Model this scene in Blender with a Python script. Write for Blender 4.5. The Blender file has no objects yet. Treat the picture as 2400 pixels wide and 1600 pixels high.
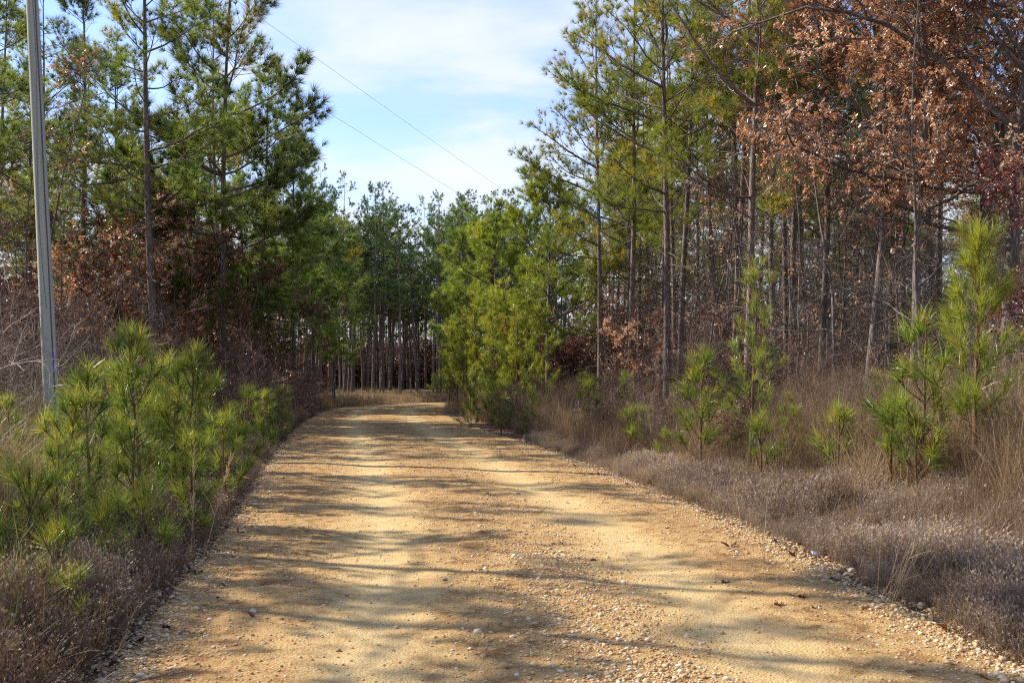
import bpy, math, random
import numpy as np
from mathutils import Vector

# ------------------------------------------------------------------ camera, sky, sun, exposure
scene = bpy.context.scene
COL = scene.collection
F = 35.0 / 36.0 * 2400.0            # focal length in photograph pixels
HZ, CAMZ = 890.0, 1.6               # horizon row of the photograph, eye height
cam = bpy.data.cameras.new("camera")
cam.lens = 35.0; cam.sensor_width = 36.0; cam.sensor_fit = 'HORIZONTAL'
cam.shift_y = (HZ - 800.0) / 2400.0
cam.clip_start = 0.1; cam.clip_end = 3000.0
camo = bpy.data.objects.new("camera", cam)
camo.location = (0, 0, CAMZ); camo.rotation_euler = (math.radians(90), 0, 0)
COL.objects.link(camo); scene.camera = camo

SUN_EL, SUN_AZ = 37.0, -70.0        # azimuth clockwise from straight ahead
sun = bpy.data.lights.new("sun", 'SUN')
sun.energy = 4.3; sun.angle = math.radians(0.5); sun.color = (1.0, 0.925, 0.80)
suno = bpy.data.objects.new("sun", sun)
_e, _a = math.radians(SUN_EL), math.radians(SUN_AZ)
SV = Vector((math.sin(_a) * math.cos(_e), math.cos(_a) * math.cos(_e), math.sin(_e)))
suno.rotation_euler = SV.to_track_quat('Z', 'Y').to_euler()
suno.location = (-30, 30, 40); COL.objects.link(suno)

def nd(nt, typ, **kw):
    n = nt.nodes.new(typ)
    for k, v in kw.items():
        if k == 'inp':
            for kk, vv in v.items(): n.inputs[kk].default_value = vv
        else: setattr(n, k, v)
    return n

def ramp(nt, stops, interp='LINEAR'):
    n = nt.nodes.new('ShaderNodeValToRGB'); n.color_ramp.interpolation = interp
    el = n.color_ramp.elements
    while len(el) < len(stops): el.new(0.5)
    for e, (p, c) in zip(el, stops):
        e.position = p; e.color = (c[0], c[1], c[2], 1) if hasattr(c, '__len__') else (c, c, c, 1)
    return n

world = bpy.data.worlds.new("World"); scene.world = world; world.use_nodes = True
nt = world.node_tree; nt.nodes.clear(); L = nt.links.new
out = nd(nt, 'ShaderNodeOutputWorld'); bg = nd(nt, 'ShaderNodeBackground')
SKY_STRENGTH = 0.15
bg.inputs['Strength'].default_value = SKY_STRENGTH
sky = nd(nt, 'ShaderNodeTexSky', sky_type='NISHITA', sun_disc=False, sun_elevation=math.radians(SUN_EL),
         sun_rotation=math.radians(SUN_AZ), altitude=100.0, air_density=1.0, dust_density=0.3, ozone_density=5.0)
tc = nd(nt, 'ShaderNodeTexCoord')
sep = nd(nt, 'ShaderNodeSeparateXYZ'); L(tc.outputs['Generated'], sep.inputs[0])
zz = nd(nt, 'ShaderNodeMath', operation='ADD', inp={1: 0.12}); L(sep.outputs['Z'], zz.inputs[0])
zm = nd(nt, 'ShaderNodeMath', operation='MAXIMUM', inp={1: 0.05}); L(zz.outputs[0], zm.inputs[0])
dx = nd(nt, 'ShaderNodeMath', operation='DIVIDE'); L(sep.outputs['X'], dx.inputs[0]); L(zm.outputs[0], dx.inputs[1])
dy = nd(nt, 'ShaderNodeMath', operation='DIVIDE'); L(sep.outputs['Y'], dy.inputs[0]); L(zm.outputs[0], dy.inputs[1])
cmb = nd(nt, 'ShaderNodeCombineXYZ'); L(dx.outputs[0], cmb.inputs[0]); L(dy.outputs[0], cmb.inputs[1])
mp = nd(nt, 'ShaderNodeMapping'); mp.inputs['Location'].default_value = (3.3, 1.4, 0.0)
mp.inputs['Rotation'].default_value = (0, 0, math.radians(24)); mp.inputs['Scale'].default_value = (1.0, 1.6, 1)
L(cmb.outputs[0], mp.inputs[0])
n1 = nd(nt, 'ShaderNodeTexNoise', inp={'Scale': 0.75, 'Detail': 9.0, 'Roughness': 0.56, 'Distortion': 0.35}); L(mp.outputs[0], n1.inputs['Vector'])
# cloud cover thickens towards the horizon
low = nd(nt, 'ShaderNodeMapRange', inp={1: 0.08, 2: 0.36, 3: 0.20, 4: -0.07}); L(sep.outputs['Z'], low.inputs[0])
cs = nd(nt, 'ShaderNodeMath', operation='ADD'); L(n1.outputs[0], cs.inputs[0]); L(low.outputs[0], cs.inputs[1])
cr = ramp(nt, [(0.38, 0.06), (0.50, 0.25), (0.60, 0.72), (0.72, 1.0)]); L(cs.outputs[0], cr.inputs[0])
mixc = nd(nt, 'ShaderNodeMix', data_type='RGBA'); L(cr.outputs[0], mixc.inputs['Factor'])
tint = nd(nt, 'ShaderNodeMix', data_type='RGBA', blend_type='MULTIPLY', inp={'Factor': 1.0}); L(sky.outputs[0], tint.inputs['A']); tint.inputs['B'].default_value = (.88, .81, .90, 1); L(tint.outputs['Result'], mixc.inputs['A']); mixc.inputs['B'].default_value = (3.05, 3.14, 3.22, 1)
L(mixc.outputs['Result'], bg.inputs['Color']); L(bg.outputs[0], out.inputs[0])

scene.view_settings.view_transform = 'Standard'; scene.view_settings.look = 'None'
scene.view_settings.exposure = 1.14; scene.view_settings.gamma = 1.0
scene.view_settings.use_curve_mapping = False
cy = scene.cycles
cy.max_bounces = 8; cy.diffuse_bounces = 4; cy.glossy_bounces = 2; cy.transmission_bounces = 4
cy.caustics_reflective = False; cy.caustics_refractive = False
cy.use_denoising = False; cy.filter_width = 1.15
cy.sample_clamp_indirect = 6.0

# ------------------------------------------------------------------ numeric helpers
def nrm(v):
    return v / np.maximum(np.linalg.norm(v, axis=-1, keepdims=True), 1e-9)

def hash2(ix, iy, s):
    n = np.sin(ix * 127.1 + iy * 311.7 + s * 74.7) * 43758.5453
    return n - np.floor(n)

def vnoise(x, y, s=0.0):
    ix, iy = np.floor(x), np.floor(y); fx, fy = x - ix, y - iy
    fx = fx * fx * (3 - 2 * fx); fy = fy * fy * (3 - 2 * fy)
    a, b = hash2(ix, iy, s), hash2(ix + 1, iy, s); c, d = hash2(ix, iy + 1, s), hash2(ix + 1, iy + 1, s)
    return (a * (1 - fx) + b * fx) * (1 - fy) + (c * (1 - fx) + d * fx) * fy - 0.5

def fbm(x, y, o=4, s=0.0):
    r = 0; a = 1.0
    for i in range(o):
        r = r + a * vnoise(x, y, s + i * 3.1); x = x * 2.03 + 5.2; y = y * 2.03 + 1.7; a *= 0.5
    return r

class Geo:
    """collects vertices, triangles, quads and a per-vertex tint"""
    def __init__(s): s.v, s.t, s.q, s.c, s.n = [], [], [], [], 0
    def add(s, v, t=None, q=None, c=None):
        v = np.asarray(v, dtype=np.float32).reshape(-1, 3)
        s.v.append(v)
        if t is not None and len(t): s.t.append(np.asarray(t, dtype=np.int32).reshape(-1, 3) + s.n)
        if q is not None and len(q): s.q.append(np.asarray(q, dtype=np.int32).reshape(-1, 4) + s.n)
        s.c.append(np.zeros(len(v), np.float32) if c is None else np.broadcast_to(np.asarray(c, np.float32), (len(v),)))
        s.n += len(v)
    def arrays(s):
        return (np.concatenate(s.v), np.concatenate(s.t) if s.t else np.zeros((0, 3), np.int32),
                np.concatenate(s.q) if s.q else np.zeros((0, 4), np.int32), np.concatenate(s.c))
    def mesh(s, name, mat, smooth=False):
        v, t, q, c = s.arrays()
        me = bpy.data.meshes.new(name)
        me.vertices.add(len(v)); me.vertices.foreach_set('co', v.ravel())
        nl = len(t) * 3 + len(q) * 4
        me.loops.add(nl); me.loops.foreach_set('vertex_index', np.concatenate([t.ravel(), q.ravel()]).astype(np.int32))
        me.polygons.add(len(t) + len(q))
        st = np.concatenate([np.arange(len(t)) * 3, len(t) * 3 + np.arange(len(q)) * 4]).astype(np.int32)
        me.polygons.foreach_set('loop_start', st)
        me.polygons.foreach_set('use_smooth', np.full(len(st), smooth, dtype=bool))
        at = me.attributes.new('tint', 'FLOAT', 'POINT'); at.data.foreach_set('value', c.astype(np.float32))
        me.update(calc_edges=True)
        me.materials.append(mat)
        return me

def tubes(g, P, R, sides, c=0.5):
    """P (n,k,3) centre lines, R (n,k) radii"""
    n, k = P.shape[:2]
    T = np.gradient(P, axis=1); T = nrm(T)
    ref = np.where(np.abs(T[..., 2:3]) > 0.9, np.array([1.0, 0, 0]), np.array([0, 0, 1.0]))
    ref = np.broadcast_to(ref[:, :1], T.shape)
    A = nrm(np.cross(T, ref)); B = np.cross(T, A)
    th = np.arange(sides) / sides * 2 * math.pi
    V = P[:, :, None] + R[:, :, None, None] * (A[:, :, None] * np.cos(th)[:, None] + B[:, :, None] * np.sin(th)[:, None])
    idx = np.arange(n * k * sides).reshape(n, k, sides)
    a = idx[:, :-1]; b = idx[:, 1:]
    q = np.stack([a, np.roll(a, -1, 2), np.roll(b, -1, 2), b], -1).reshape(-1, 4)
    cc = np.broadcast_to(np.asarray(c, np.float32).reshape(-1, 1, 1) if np.ndim(c) else np.float32(c), (n, k, sides)).reshape(-1)
    g.add(V.reshape(-1, 3), q=q, c=cc)

def ribbons(g, P, W, rng, c=0.5, side=None):
    """flat blades along P (n,k,3) with widths W (n,k)"""
    n, k = P.shape[:2]
    T = nrm(np.gradient(P, axis=1))
    if side is None:
        side = rng.normal(size=(n, 3)); side[:, 2] *= 0.3
    S = side[:, None] - T * np.sum(T * side[:, None], -1, keepdims=True)
    S = nrm(S) * W[..., None] * 0.5
    V = np.stack([P - S, P + S], 2)
    idx = np.arange(n * k * 2).reshape(n, k, 2)
    q = np.stack([idx[:, :-1, 0], idx[:, :-1, 1], idx[:, 1:, 1], idx[:, 1:, 0]], -1).reshape(-1, 4)
    cc = np.broadcast_to(np.asarray(c, np.float32).reshape(-1, 1, 1) if np.ndim(c) else np.float32(c), (n, k, 2)).reshape(-1)
    g.add(V.reshape(-1, 3), q=q, c=cc)

def grow(S, D, Ln, k, up=0.0, wob=0.12, rng=None, droop=0.0):
    n = len(S); P = np.zeros((n, k, 3)); P[:, 0] = S; d = nrm(D.astype(float))
    st = (np.asarray(Ln, float) / (k - 1)).reshape(-1, 1)
    for i in range(1, k):
        d = d + rng.normal(size=(n, 3)) * wob
        d[:, 2] += (up - droop * i / k) * 1.0 / (k - 1)
        d = nrm(d); P[:, i] = P[:, i - 1] + d * st
    return P

def sample(P, u):
    k = P.shape[1]; x = np.clip(u, 0, 1) * (k - 1); i = np.minimum(x.astype(int), k - 2); f = (x - i)[:, None]
    r = np.arange(len(P)); a, b = P[r, i], P[r, i + 1]
    return a * (1 - f) + b * f, nrm(b - a)

def spawn(P, per, u0, u1, rng):
    per = np.broadcast_to(np.asarray(per, int), (len(P),))
    idx = np.repeat(np.arange(len(P)), per)
    u = u0 + (u1 - u0) * rng.random(len(idx))
    p, t = sample(P[idx], u)
    return idx, u, p, t

def around(t, ang, rng, flat=None):
    """directions at angle ang from tangents t; flat -> stay mostly in the horizontal plane"""
    n = len(t)
    if flat is not None:
        s = nrm(np.cross(t, np.array([0, 0, 1.0])) + 1e-6) * np.where(rng.random(n) < .5, -1, 1)[:, None]
        s = nrm(s + rng.normal(size=(n, 3)) * flat)
    else:
        s = rng.normal(size=(n, 3))
    s = s - t * np.sum(s * t, -1, keepdims=True); s = nrm(s)
    ang = np.broadcast_to(np.asarray(ang, float), (n,))[:, None]
    return t * np.cos(ang) + s * np.sin(ang)

def needles(g, pos, ax, n, ln, w, rng, a0=0.25, a1=1.15, c=None, bend=None):
    T = len(pos); N = T * n
    p = np.repeat(pos, n, 0); a = np.repeat(ax, n, 0)
    ang = a0 + (a1 - a0) * rng.random(N)
    d = around(a, ang, rng)
    l = (ln * (0.6 + 0.6 * rng.random(N)) * np.repeat(.72 + .45 * rng.random(T), n))[:, None]
    s = nrm(np.cross(d, rng.normal(size=(N, 3)))) * (w * 0.5)
    c = rng.random(T) if c is None else c
    cc = np.clip(np.repeat(c, n) + rng.normal(size=N) * 0.08, 0, 1)
    if bend is None:
        V = np.stack([p - s, p + s, p + d * l], 1)
        g.add(V.reshape(-1, 3), t=np.arange(N * 3).reshape(N, 3), c=np.repeat(cc, 3))
    else:
        m = p + d * l * 0.55; d2 = d.copy(); d2[:, 2] -= bend * (0.4 + rng.random(N)); d2 = nrm(d2)
        V = np.stack([p - s, p + s, m - s * .9, m + s * .9, m + d2 * l * 0.45], 1)
        b = np.arange(N)[:, None] * 5
        g.add(V.reshape(-1, 3), t=b + np.array([[2, 3, 4]]), q=b + np.array([[0, 1, 3, 2]]), c=np.repeat(cc, 5))

def leaves(g, pos, ax, ln, rng, c=None, wid=0.5, fold=0.35):
    N = len(pos); d = nrm(ax + rng.normal(size=(N, 3)) * .5); s = nrm(np.cross(d, rng.normal(size=(N, 3)))); nn = np.cross(s, d)
    l = (ln * (0.6 + 0.7 * rng.random(N)))[:, None]; w = l * wid * 0.5
    f = fold * (rng.random((N, 1)) * 1.6 - .3)
    b = pos + d * l * 0.12
    m1 = b + d * l * .38; tip = b + d * l - nn * l * 0.25 * rng.random((N, 1))
    V = np.stack([b, m1 + s * w + nn * w * f, m1 + d * l * .3 + s * w * .75 + nn * w * f, tip,
                  m1 + d * l * .3 - s * w * .75 + nn * w * f, m1 - s * w + nn * w * f], 1)
    o = np.arange(N)[:, None] * 6
    q = np.concatenate([o + np.array([[0, 1, 2, 3]]), o + np.array([[0, 3, 4, 5]])])
    c = rng.random(N) if c is None else c
    g.add(V.reshape(-1, 3), q=q, c=np.repeat(c, 6))

# ------------------------------------------------------------------ materials
def new_mat(name):
    m = bpy.data.materials.new(name); m.use_nodes = True
    t = m.node_tree; t.nodes.clear()
    o = nd(t, 'ShaderNodeOutputMaterial'); return m, t, o

def leaf_mat(name, stops, trans=0.4, rough=0.5, spec=0.3, tcol=(1.25, 1.15, 0.7), vary=0.25):
    m, t, o = new_mat(name); L = t.links.new
    at = nd(t, 'ShaderNodeAttribute', attribute_name='tint')
    r = ramp(t, stops); L(at.outputs['Fac'], r.inputs[0])
    oi = nd(t, 'ShaderNodeObjectInfo')
    mr = nd(t, 'ShaderNodeMapRange', inp={3: 1 - vary, 4: 1 + vary}); L(oi.outputs['Random'], mr.inputs[0])
    hs = nd(t, 'ShaderNodeHueSaturation'); L(mr.outputs[0], hs.inputs['Value']); L(r.outputs[0], hs.inputs['Color'])
    p = nd(t, 'ShaderNodeBsdfPrincipled', inp={'Roughness': rough, 'Specular IOR Level': spec}); L(hs.outputs[0], p.inputs['Base Color'])
    if trans > 0:
        mu = nd(t, 'ShaderNodeMix', data_type='RGBA', blend_type='MULTIPLY', inp={'Factor': 1.0}); L(hs.outputs[0], mu.inputs['A']); mu.inputs['B'].default_value = (*tcol, 1)
        tr = nd(t, 'ShaderNodeBsdfTranslucent'); L(mu.outputs['Result'], tr.inputs[0])
        mx = nd(t, 'ShaderNodeMixShader', inp={0: trans}); L(p.outputs[0], mx.inputs[1]); L(tr.outputs[0], mx.inputs[2]); L(mx.outputs[0], o.inputs[0])
    else: L(p.outputs[0], o.inputs[0])
    return m

def bark_mat(name, stops, sc=9.0, zs=0.22, bump=0.6, vary=0.2, rough=0.9):
    m, t, o = new_mat(name); L = t.links.new
    tcn = nd(t, 'ShaderNodeTexCoord'); mpn = nd(t, 'ShaderNodeMapping'); mpn.inputs['Scale'].default_value = (1, 1, zs)
    L(tcn.outputs['Object'], mpn.inputs[0])
    n1 = nd(t, 'ShaderNodeTexNoise', inp={'Scale': sc, 'Detail': 6.0, 'Roughness': 0.65}); L(mpn.outputs[0], n1.inputs['Vector'])
    v1 = nd(t, 'ShaderNodeTexVoronoi', feature='DISTANCE_TO_EDGE', inp={'Scale': sc * 2.2}); L(mpn.outputs[0], v1.inputs['Vector'])
    vm = nd(t, 'ShaderNodeMapRange', inp={1: 0.0, 2: 0.22, 3: 0.0, 4: 0.42}); L(v1.outputs['Distance'], vm.inputs[0])
    ad = nd(t, 'ShaderNodeMath', operation='ADD'); L(n1.outputs[0], ad.inputs[0]); L(vm.outputs[0], ad.inputs[1])
    sb = nd(t, 'ShaderNodeMath', operation='SUBTRACT', inp={1: 0.2}); L(ad.outputs[0], sb.inputs[0])
    r = ramp(t, stops); L(sb.outputs[0], r.inputs[0])
    oi = nd(t, 'ShaderNodeObjectInfo'); mr = nd(t, 'ShaderNodeMapRange', inp={3: 1 - vary, 4: 1 + vary}); L(oi.outputs['Random'], mr.inputs[0])
    hs = nd(t, 'ShaderNodeHueSaturation'); L(mr.outputs[0], hs.inputs['Value']); L(r.outputs[0], hs.inputs['Color'])
    p = nd(t, 'ShaderNodeBsdfPrincipled', inp={'Roughness': rough, 'Specular IOR Level': 0.25}); L(hs.outputs[0], p.inputs['Base Color'])
    b = nd(t, 'ShaderNodeBump', inp={'Strength': bump, 'Distance': 0.02}); L(sb.outputs[0], b.inputs['Height']); L(b.outputs[0], p.inputs['Normal'])
    L(p.outputs[0], o.inputs[0]); return m

M = {}
M['needle'] = leaf_mat('needle', [(0, (.095, .15, .036)), (.55, (.175, .235, .046)), (.9, (.25, .275, .05)), (1, (.31, .22, .06))], .52, .45, .4)
M['needle_gold'] = leaf_mat('needle_gold', [(0, (.12, .18, .03)), (.5, (.21, .25, .035)), (.86, (.29, .28, .045)), (1, (.38, .22, .06))], .52, .45, .4)
M['needle_far'] = leaf_mat('needle_far', [(0, (.065, .12, .045)), (.6, (.115, .18, .06)), (1, (.175, .22, .065))], .45, .5, .35)
M['needle_young'] = leaf_mat('needle_young', [(0, (.10, .155, .03)), (.5, (.19, .25, .036)), (.93, (.33, .36, .05)), (.97, (.30, .16, .06)), (1, (.30, .16, .06))], .5, .32, .5, vary=.15)
M['oak_leaf'] = leaf_mat('oak_leaf', [(0, (.24, .125, .065)), (.4, (.43, .245, .14)), (.75, (.58, .40, .27)), (.97, (.68, .56, .44)), (1, (.65, .32, .04))], .33, .36, .6, (1.3, .95, .6))
M['red_leaf'] = leaf_mat('red_leaf', [(0, (.09, .02, .018)), (.6, (.17, .045, .038)), (1, (.30, .13, .09))], .35, .36, .6, (1.3, .8, .7))
M['dead_leaf'] = leaf_mat('dead_leaf', [(0, (.06, .024, .014)), (.5, (.13, .052, .03)), (.85, (.22, .11, .06)), (1, (.34, .2, .12))], .25, .36, .6, (1.3, .95, .6))
M['bark'] = bark_mat('bark', [(0, (.04, .03, .026)), (.42, (.115, .086, .07)), (.7, (.215, .165, .135)), (1, (.31, .245, .2))])
M['bark_oak'] = bark_mat('bark_oak', [(0, (.04, .032, .028)), (.4, (.10, .08, .067)), (.7, (.17, .14, .12)), (1, (.26, .225, .195))], 7.0)
M['twig'] = bark_mat('twig', [(0, (.08, .052, .038)), (.5, (.18, .118, .085)), (1, (.34, .24, .18))], 14.0, .5, .3, .35)
M['pale_twig'] = bark_mat('pale_twig', [(0, (.20, .15, .11)), (.5, (.36, .28, .22)), (1, (.5, .41, .33))], 14.0, .5, .3, .2)
M['young_stem'] = bark_mat('young_stem', [(0, (.07, .04, .02)), (1, (.20, .12, .06))], 30.0, .3, .4)
M['pole_wood'] = bark_mat('pole_wood', [(0, (.26, .275, .225)), (.4, (.35, .365, .305)), (.65, (.385, .39, .33)), (1, (.43, .43, .37))], 7.0, .02, .04, 0.0)
M['weed'] = leaf_mat('weed', [(0, (.18, .13, .105)), (.6, (.32, .24, .195)), (1, (.48, .37, .28))], .35, .6, .2, vary=0)
M['brown_weed'] = leaf_mat('brown_weed', [(0, (.11, .07, .05)), (.5, (.20, .135, .10)), (.85, (.33, .245, .18)), (1, (.44, .34, .25))], .25, .6, .2, vary=0)
M['needle_lit'] = leaf_mat('needle_lit', [(0, (.17, .23, .032)), (.5, (.28, .33, .042)), (.93, (.41, .42, .065)), (.97, (.34, .18, .07)), (1, (.34, .18, .07))], .5, .32, .5, vary=.12)  # brighter, yellower copy of needle_young, with the sunlight put into the colour
M['tan_grass'] = leaf_mat('tan_grass', [(0, (.17, .11, .07)), (.5, (.29, .20, .125)), (.85, (.42, .31, .19)), (1, (.52, .41, .26))], .3, .5, .3, vary=0)
M['mixed_grass'] = leaf_mat('mixed_grass', [(0, (.07, .11, .025)), (.4, (.14, .17, .045)), (.65, (.26, .21, .10)), (1, (.46, .35, .20))], .3, .5, .3, vary=0)
M['straw'] = leaf_mat('straw', [(0, (.36, .25, .13)), (1, (.6, .46, .27))], .25, .5, .3, vary=.1)

def simple_mat(name, col, rough=0.6, metal=0.0, noise=0.15, sc=20):
    m, t, o = new_mat(name); L = t.links.new
    tcn = nd(t, 'ShaderNodeTexCoord'); n = nd(t, 'ShaderNodeTexNoise', inp={'Scale': float(sc), 'Detail': 5.0}); L(tcn.outputs['Object'], n.inputs['Vector'])
    r = ramp(t, [(.3, tuple(c * (1 - noise) for c in col)), (.7, tuple(min(1, c * (1 + noise)) for c in col))]); L(n.outputs[0], r.inputs[0])
    p = nd(t, 'ShaderNodeBsdfPrincipled', inp={'Roughness': rough, 'Metallic': metal}); L(r.outputs[0], p.inputs['Base Color'])
    b = nd(t, 'ShaderNodeBump', inp={'Strength': .15, 'Distance': .01}); L(n.outputs[0], b.inputs['Height']); L(b.outputs[0], p.inputs['Normal'])
    L(p.outputs[0], o.inputs[0]); return m
M['wire'] = simple_mat('wire', (.16, .15, .15), .5)
M['dark_metal'] = simple_mat('dark_metal', (.07, .07, .072), .5, .3)
M['galv'] = simple_mat('galv', (.32, .32, .33), .45, .7)
M['porcelain'] = simple_mat('porcelain', (.30, .24, .22), .25)
M['violet_paint'] = simple_mat('violet_paint', (.44, .40, .62), .7, 0, .35, 12)
M['blue_scrap'] = simple_mat('blue_scrap', (.45, .56, .68), .4, 0, .2)
M['red_plastic'] = simple_mat('red_plastic', (.42, .03, .02), .35)
M['stone_dark'] = simple_mat('stone_dark', (.20, .15, .12), .8, 0, .3)

# pebbles and stones
m, t, o = new_mat('stone'); L = t.links.new
at = nd(t, 'ShaderNodeAttribute', attribute_name='tint'); oi = nd(t, 'ShaderNodeObjectInfo')
sm = nd(t, 'ShaderNodeMath', operation='ADD'); L(at.outputs['Fac'], sm.inputs[0]); L(oi.outputs['Random'], sm.inputs[1])
fr = nd(t, 'ShaderNodeMath', operation='FRACT'); L(sm.outputs[0], fr.inputs[0])
r = ramp(t, [(0, (.38, .21, .09)), (.35, (.48, .31, .14)), (.7, (.56, .41, .22)), (.93, (.64, .52, .34)), (1, (.68, .61, .50))]); L(fr.outputs[0], r.inputs[0])
tcn = nd(t, 'ShaderNodeTexCoord'); n1 = nd(t, 'ShaderNodeTexNoise', inp={'Scale': 38.0, 'Detail': 5.0}); L(tcn.outputs['Object'], n1.inputs['Vector'])
mu = nd(t, 'ShaderNodeMix', data_type='RGBA', blend_type='MULTIPLY', inp={'Factor': .45}); L(r.outputs[0], mu.inputs['A'])
r2 = ramp(t, [(.3, .55), (.65, 1.0)]); L(n1.outputs[0], r2.inputs[0]); L(r2.outputs[0], mu.inputs['B'])
p = nd(t, 'ShaderNodeBsdfPrincipled', inp={'Roughness': .8, 'Specular IOR Level': .3}); L(mu.outputs['Result'], p.inputs['Base Color'])
b = nd(t, 'ShaderNodeBump', inp={'Strength': .4, 'Distance': .006}); L(n1.outputs[0], b.inputs['Height']); L(b.outputs[0], p.inputs['Normal'])
L(p.outputs[0], o.inputs[0]); M['stone'] = m

# the road: packed sand in the wheel tracks, rusty gravel between them
m, t, o = new_mat('packed_sand'); L = t.links.new
tcn = nd(t, 'ShaderNodeTexCoord')
at = nd(t, 'ShaderNodeAttribute', attribute_name='tint')      # 0 loose gravel .. 1 packed track
nb = nd(t, 'ShaderNodeTexNoise', inp={'Scale': 0.9, 'Detail': 7.0, 'Roughness': .62}); L(tcn.outputs['Object'], nb.inputs['Vector'])
nf = nd(t, 'ShaderNodeTexNoise', inp={'Scale': 22.0, 'Detail': 8.0, 'Roughness': .75}); L(tcn.outputs['Object'], nf.inputs['Vector'])
vo = nd(t, 'ShaderNodeTexVoronoi', inp={'Scale': 55.0, 'Randomness': 1.0}); L(tcn.outputs['Object'], vo.inputs['Vector'])
a1 = nd(t, 'ShaderNodeMath', operation='MULTIPLY_ADD', inp={1: 0.42, 2: 0.035}); L(at.outputs['Fac'], a1.inputs[0])
a2 = nd(t, 'ShaderNodeMath', operation='MULTIPLY_ADD', inp={1: 0.55}); L(nb.outputs[0], a2.inputs[0]); L(a1.outputs[0], a2.inputs[2])
a3 = nd(t, 'ShaderNodeMath', operation='MULTIPLY_ADD', inp={1: 0.62}); L(nf.outputs[0], a3.inputs[0]); L(a2.outputs[0], a3.inputs[2])
nm = nd(t, 'ShaderNodeTexNoise', inp={'Scale': 5.5, 'Detail': 6.0, 'Roughness': .7, 'Distortion': .6}); L(tcn.outputs['Object'], nm.inputs['Vector'])
nmr = ramp(t, [(.47, 0.0), (.64, .30)]); L(nm.outputs[0], nmr.inputs[0])
a35 = nd(t, 'ShaderNodeMath', operation='SUBTRACT'); L(a3.outputs[0], a35.inputs[0]); L(nmr.outputs[0], a35.inputs[1])
a4 = nd(t, 'ShaderNodeMath', operation='SUBTRACT', inp={1: 0.22}); L(a35.outputs[0], a4.inputs[0])
r = ramp(t, [(.12, (.19, .095, .036)), (.30, (.335, .195, .075)), (.54, (.465, .305, .127)), (.80, (.54, .38, .172)), (1, (.60, .455, .235))]); L(a4.outputs[0], r.inputs[0])
p = nd(t, 'ShaderNodeBsdfPrincipled', inp={'Roughness': .92, 'Specular IOR Level': .15}); L(r.outputs[0], p.inputs['Base Color'])
bs = nd(t, 'ShaderNodeMath', operation='MULTIPLY_ADD', inp={1: -0.5}); L(vo.outputs['Distance'], bs.inputs[0]); L(nf.outputs[0], bs.inputs[2])
b = nd(t, 'ShaderNodeBump', inp={'Strength': .8, 'Distance': .018}); L(bs.outputs[0], b.inputs['Height']); L(b.outputs[0], p.inputs['Normal'])
L(p.outputs[0], o.inputs[0]); M['road'] = m

m, t, o = new_mat('forest_floor'); L = t.links.new
tcn = nd(t, 'ShaderNodeTexCoord')
nb = nd(t, 'ShaderNodeTexNoise', inp={'Scale': 0.6, 'Detail': 6.0}); L(tcn.outputs['Object'], nb.inputs['Vector'])
nf = nd(t, 'ShaderNodeTexNoise', inp={'Scale': 26.0, 'Detail': 8.0, 'Roughness': .8}); L(tcn.outputs['Object'], nf.inputs['Vector'])
ad = nd(t, 'ShaderNodeMath', operation='MULTIPLY_ADD', inp={1: 0.5}); L(nb.outputs[0], ad.inputs[0]); L(nf.outputs[0], ad.inputs[2])
r = ramp(t, [(.45, (.055, .035, .022)), (.7, (.15, .09, .052)), (.95, (.27, .18, .11))]); L(ad.outputs[0], r.inputs[0])
p = nd(t, 'ShaderNodeBsdfPrincipled', inp={'Roughness': .95, 'Specular IOR Level': .1}); L(r.outputs[0], p.inputs['Base Color'])
b = nd(t, 'ShaderNodeBump', inp={'Strength': .9, 'Distance': .03}); L(nf.outputs[0], b.inputs['Height']); L(b.outputs[0], p.inputs['Normal'])
L(p.outputs[0], o.inputs[0]); M['floor'] = m

# ------------------------------------------------------------------ terrain and road
CY = np.array([-25, -6, 0, 5.3, 11, 21.8, 34, 40, 50, 57, 63, 68, 72, 75, 77, 79, 80], float)
CX = np.array([2.6, 1.2, .8, .32, -.27, -2.1, -4.3, -5.2, -6.5, -6.9, -5.9, -3.4, .5, 5.5, 12, 24, 45], float)
_tt = np.concatenate([[0], np.cumsum(np.hypot(np.diff(CX), np.diff(CY)))])
_ts = np.linspace(0, _tt[-1], 400)
CLX, CLY = np.interp(_ts, _tt, CX), np.interp(_ts, _tt, CY)
for _ in range(30):
    CLX[1:-1] = (CLX[:-2] + CLX[1:-1] * 2 + CLX[2:]) / 4; CLY[1:-1] = (CLY[:-2] + CLY[1:-1] * 2 + CLY[2:]) / 4
CTX, CTY = np.gradient(CLX), np.gradient(CLY)
_l = np.hypot(CTX, CTY); CTX /= _l; CTY /= _l
def halfw(y): return np.interp(y, [0, 5.5, 11, 22, 40, 80], [2.55, 2.63, 2.92, 3.15, 3.1, 3.0])

def road_dist(x, y):
    """(distance outside the road edge, side: +1 right of it)"""
    x, y = np.asarray(x, float).ravel(), np.asarray(y, float).ravel()
    D = np.empty(len(x)); S = np.empty(len(x))
    for i in range(0, len(x), 20000):
        xx, yy = x[i:i + 20000, None], y[i:i + 20000, None]
        d2 = (xx - CLX) ** 2 + (yy - CLY) ** 2; j = d2.argmin(1); r = np.arange(len(j))
        D[i:i + 20000] = np.sqrt(d2[r, j])
        S[i:i + 20000] = np.sign((xx[:, 0] - CLX[j]) * CTY[j] - (yy[:, 0] - CLY[j]) * CTX[j])
    return D - halfw(y), S

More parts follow.
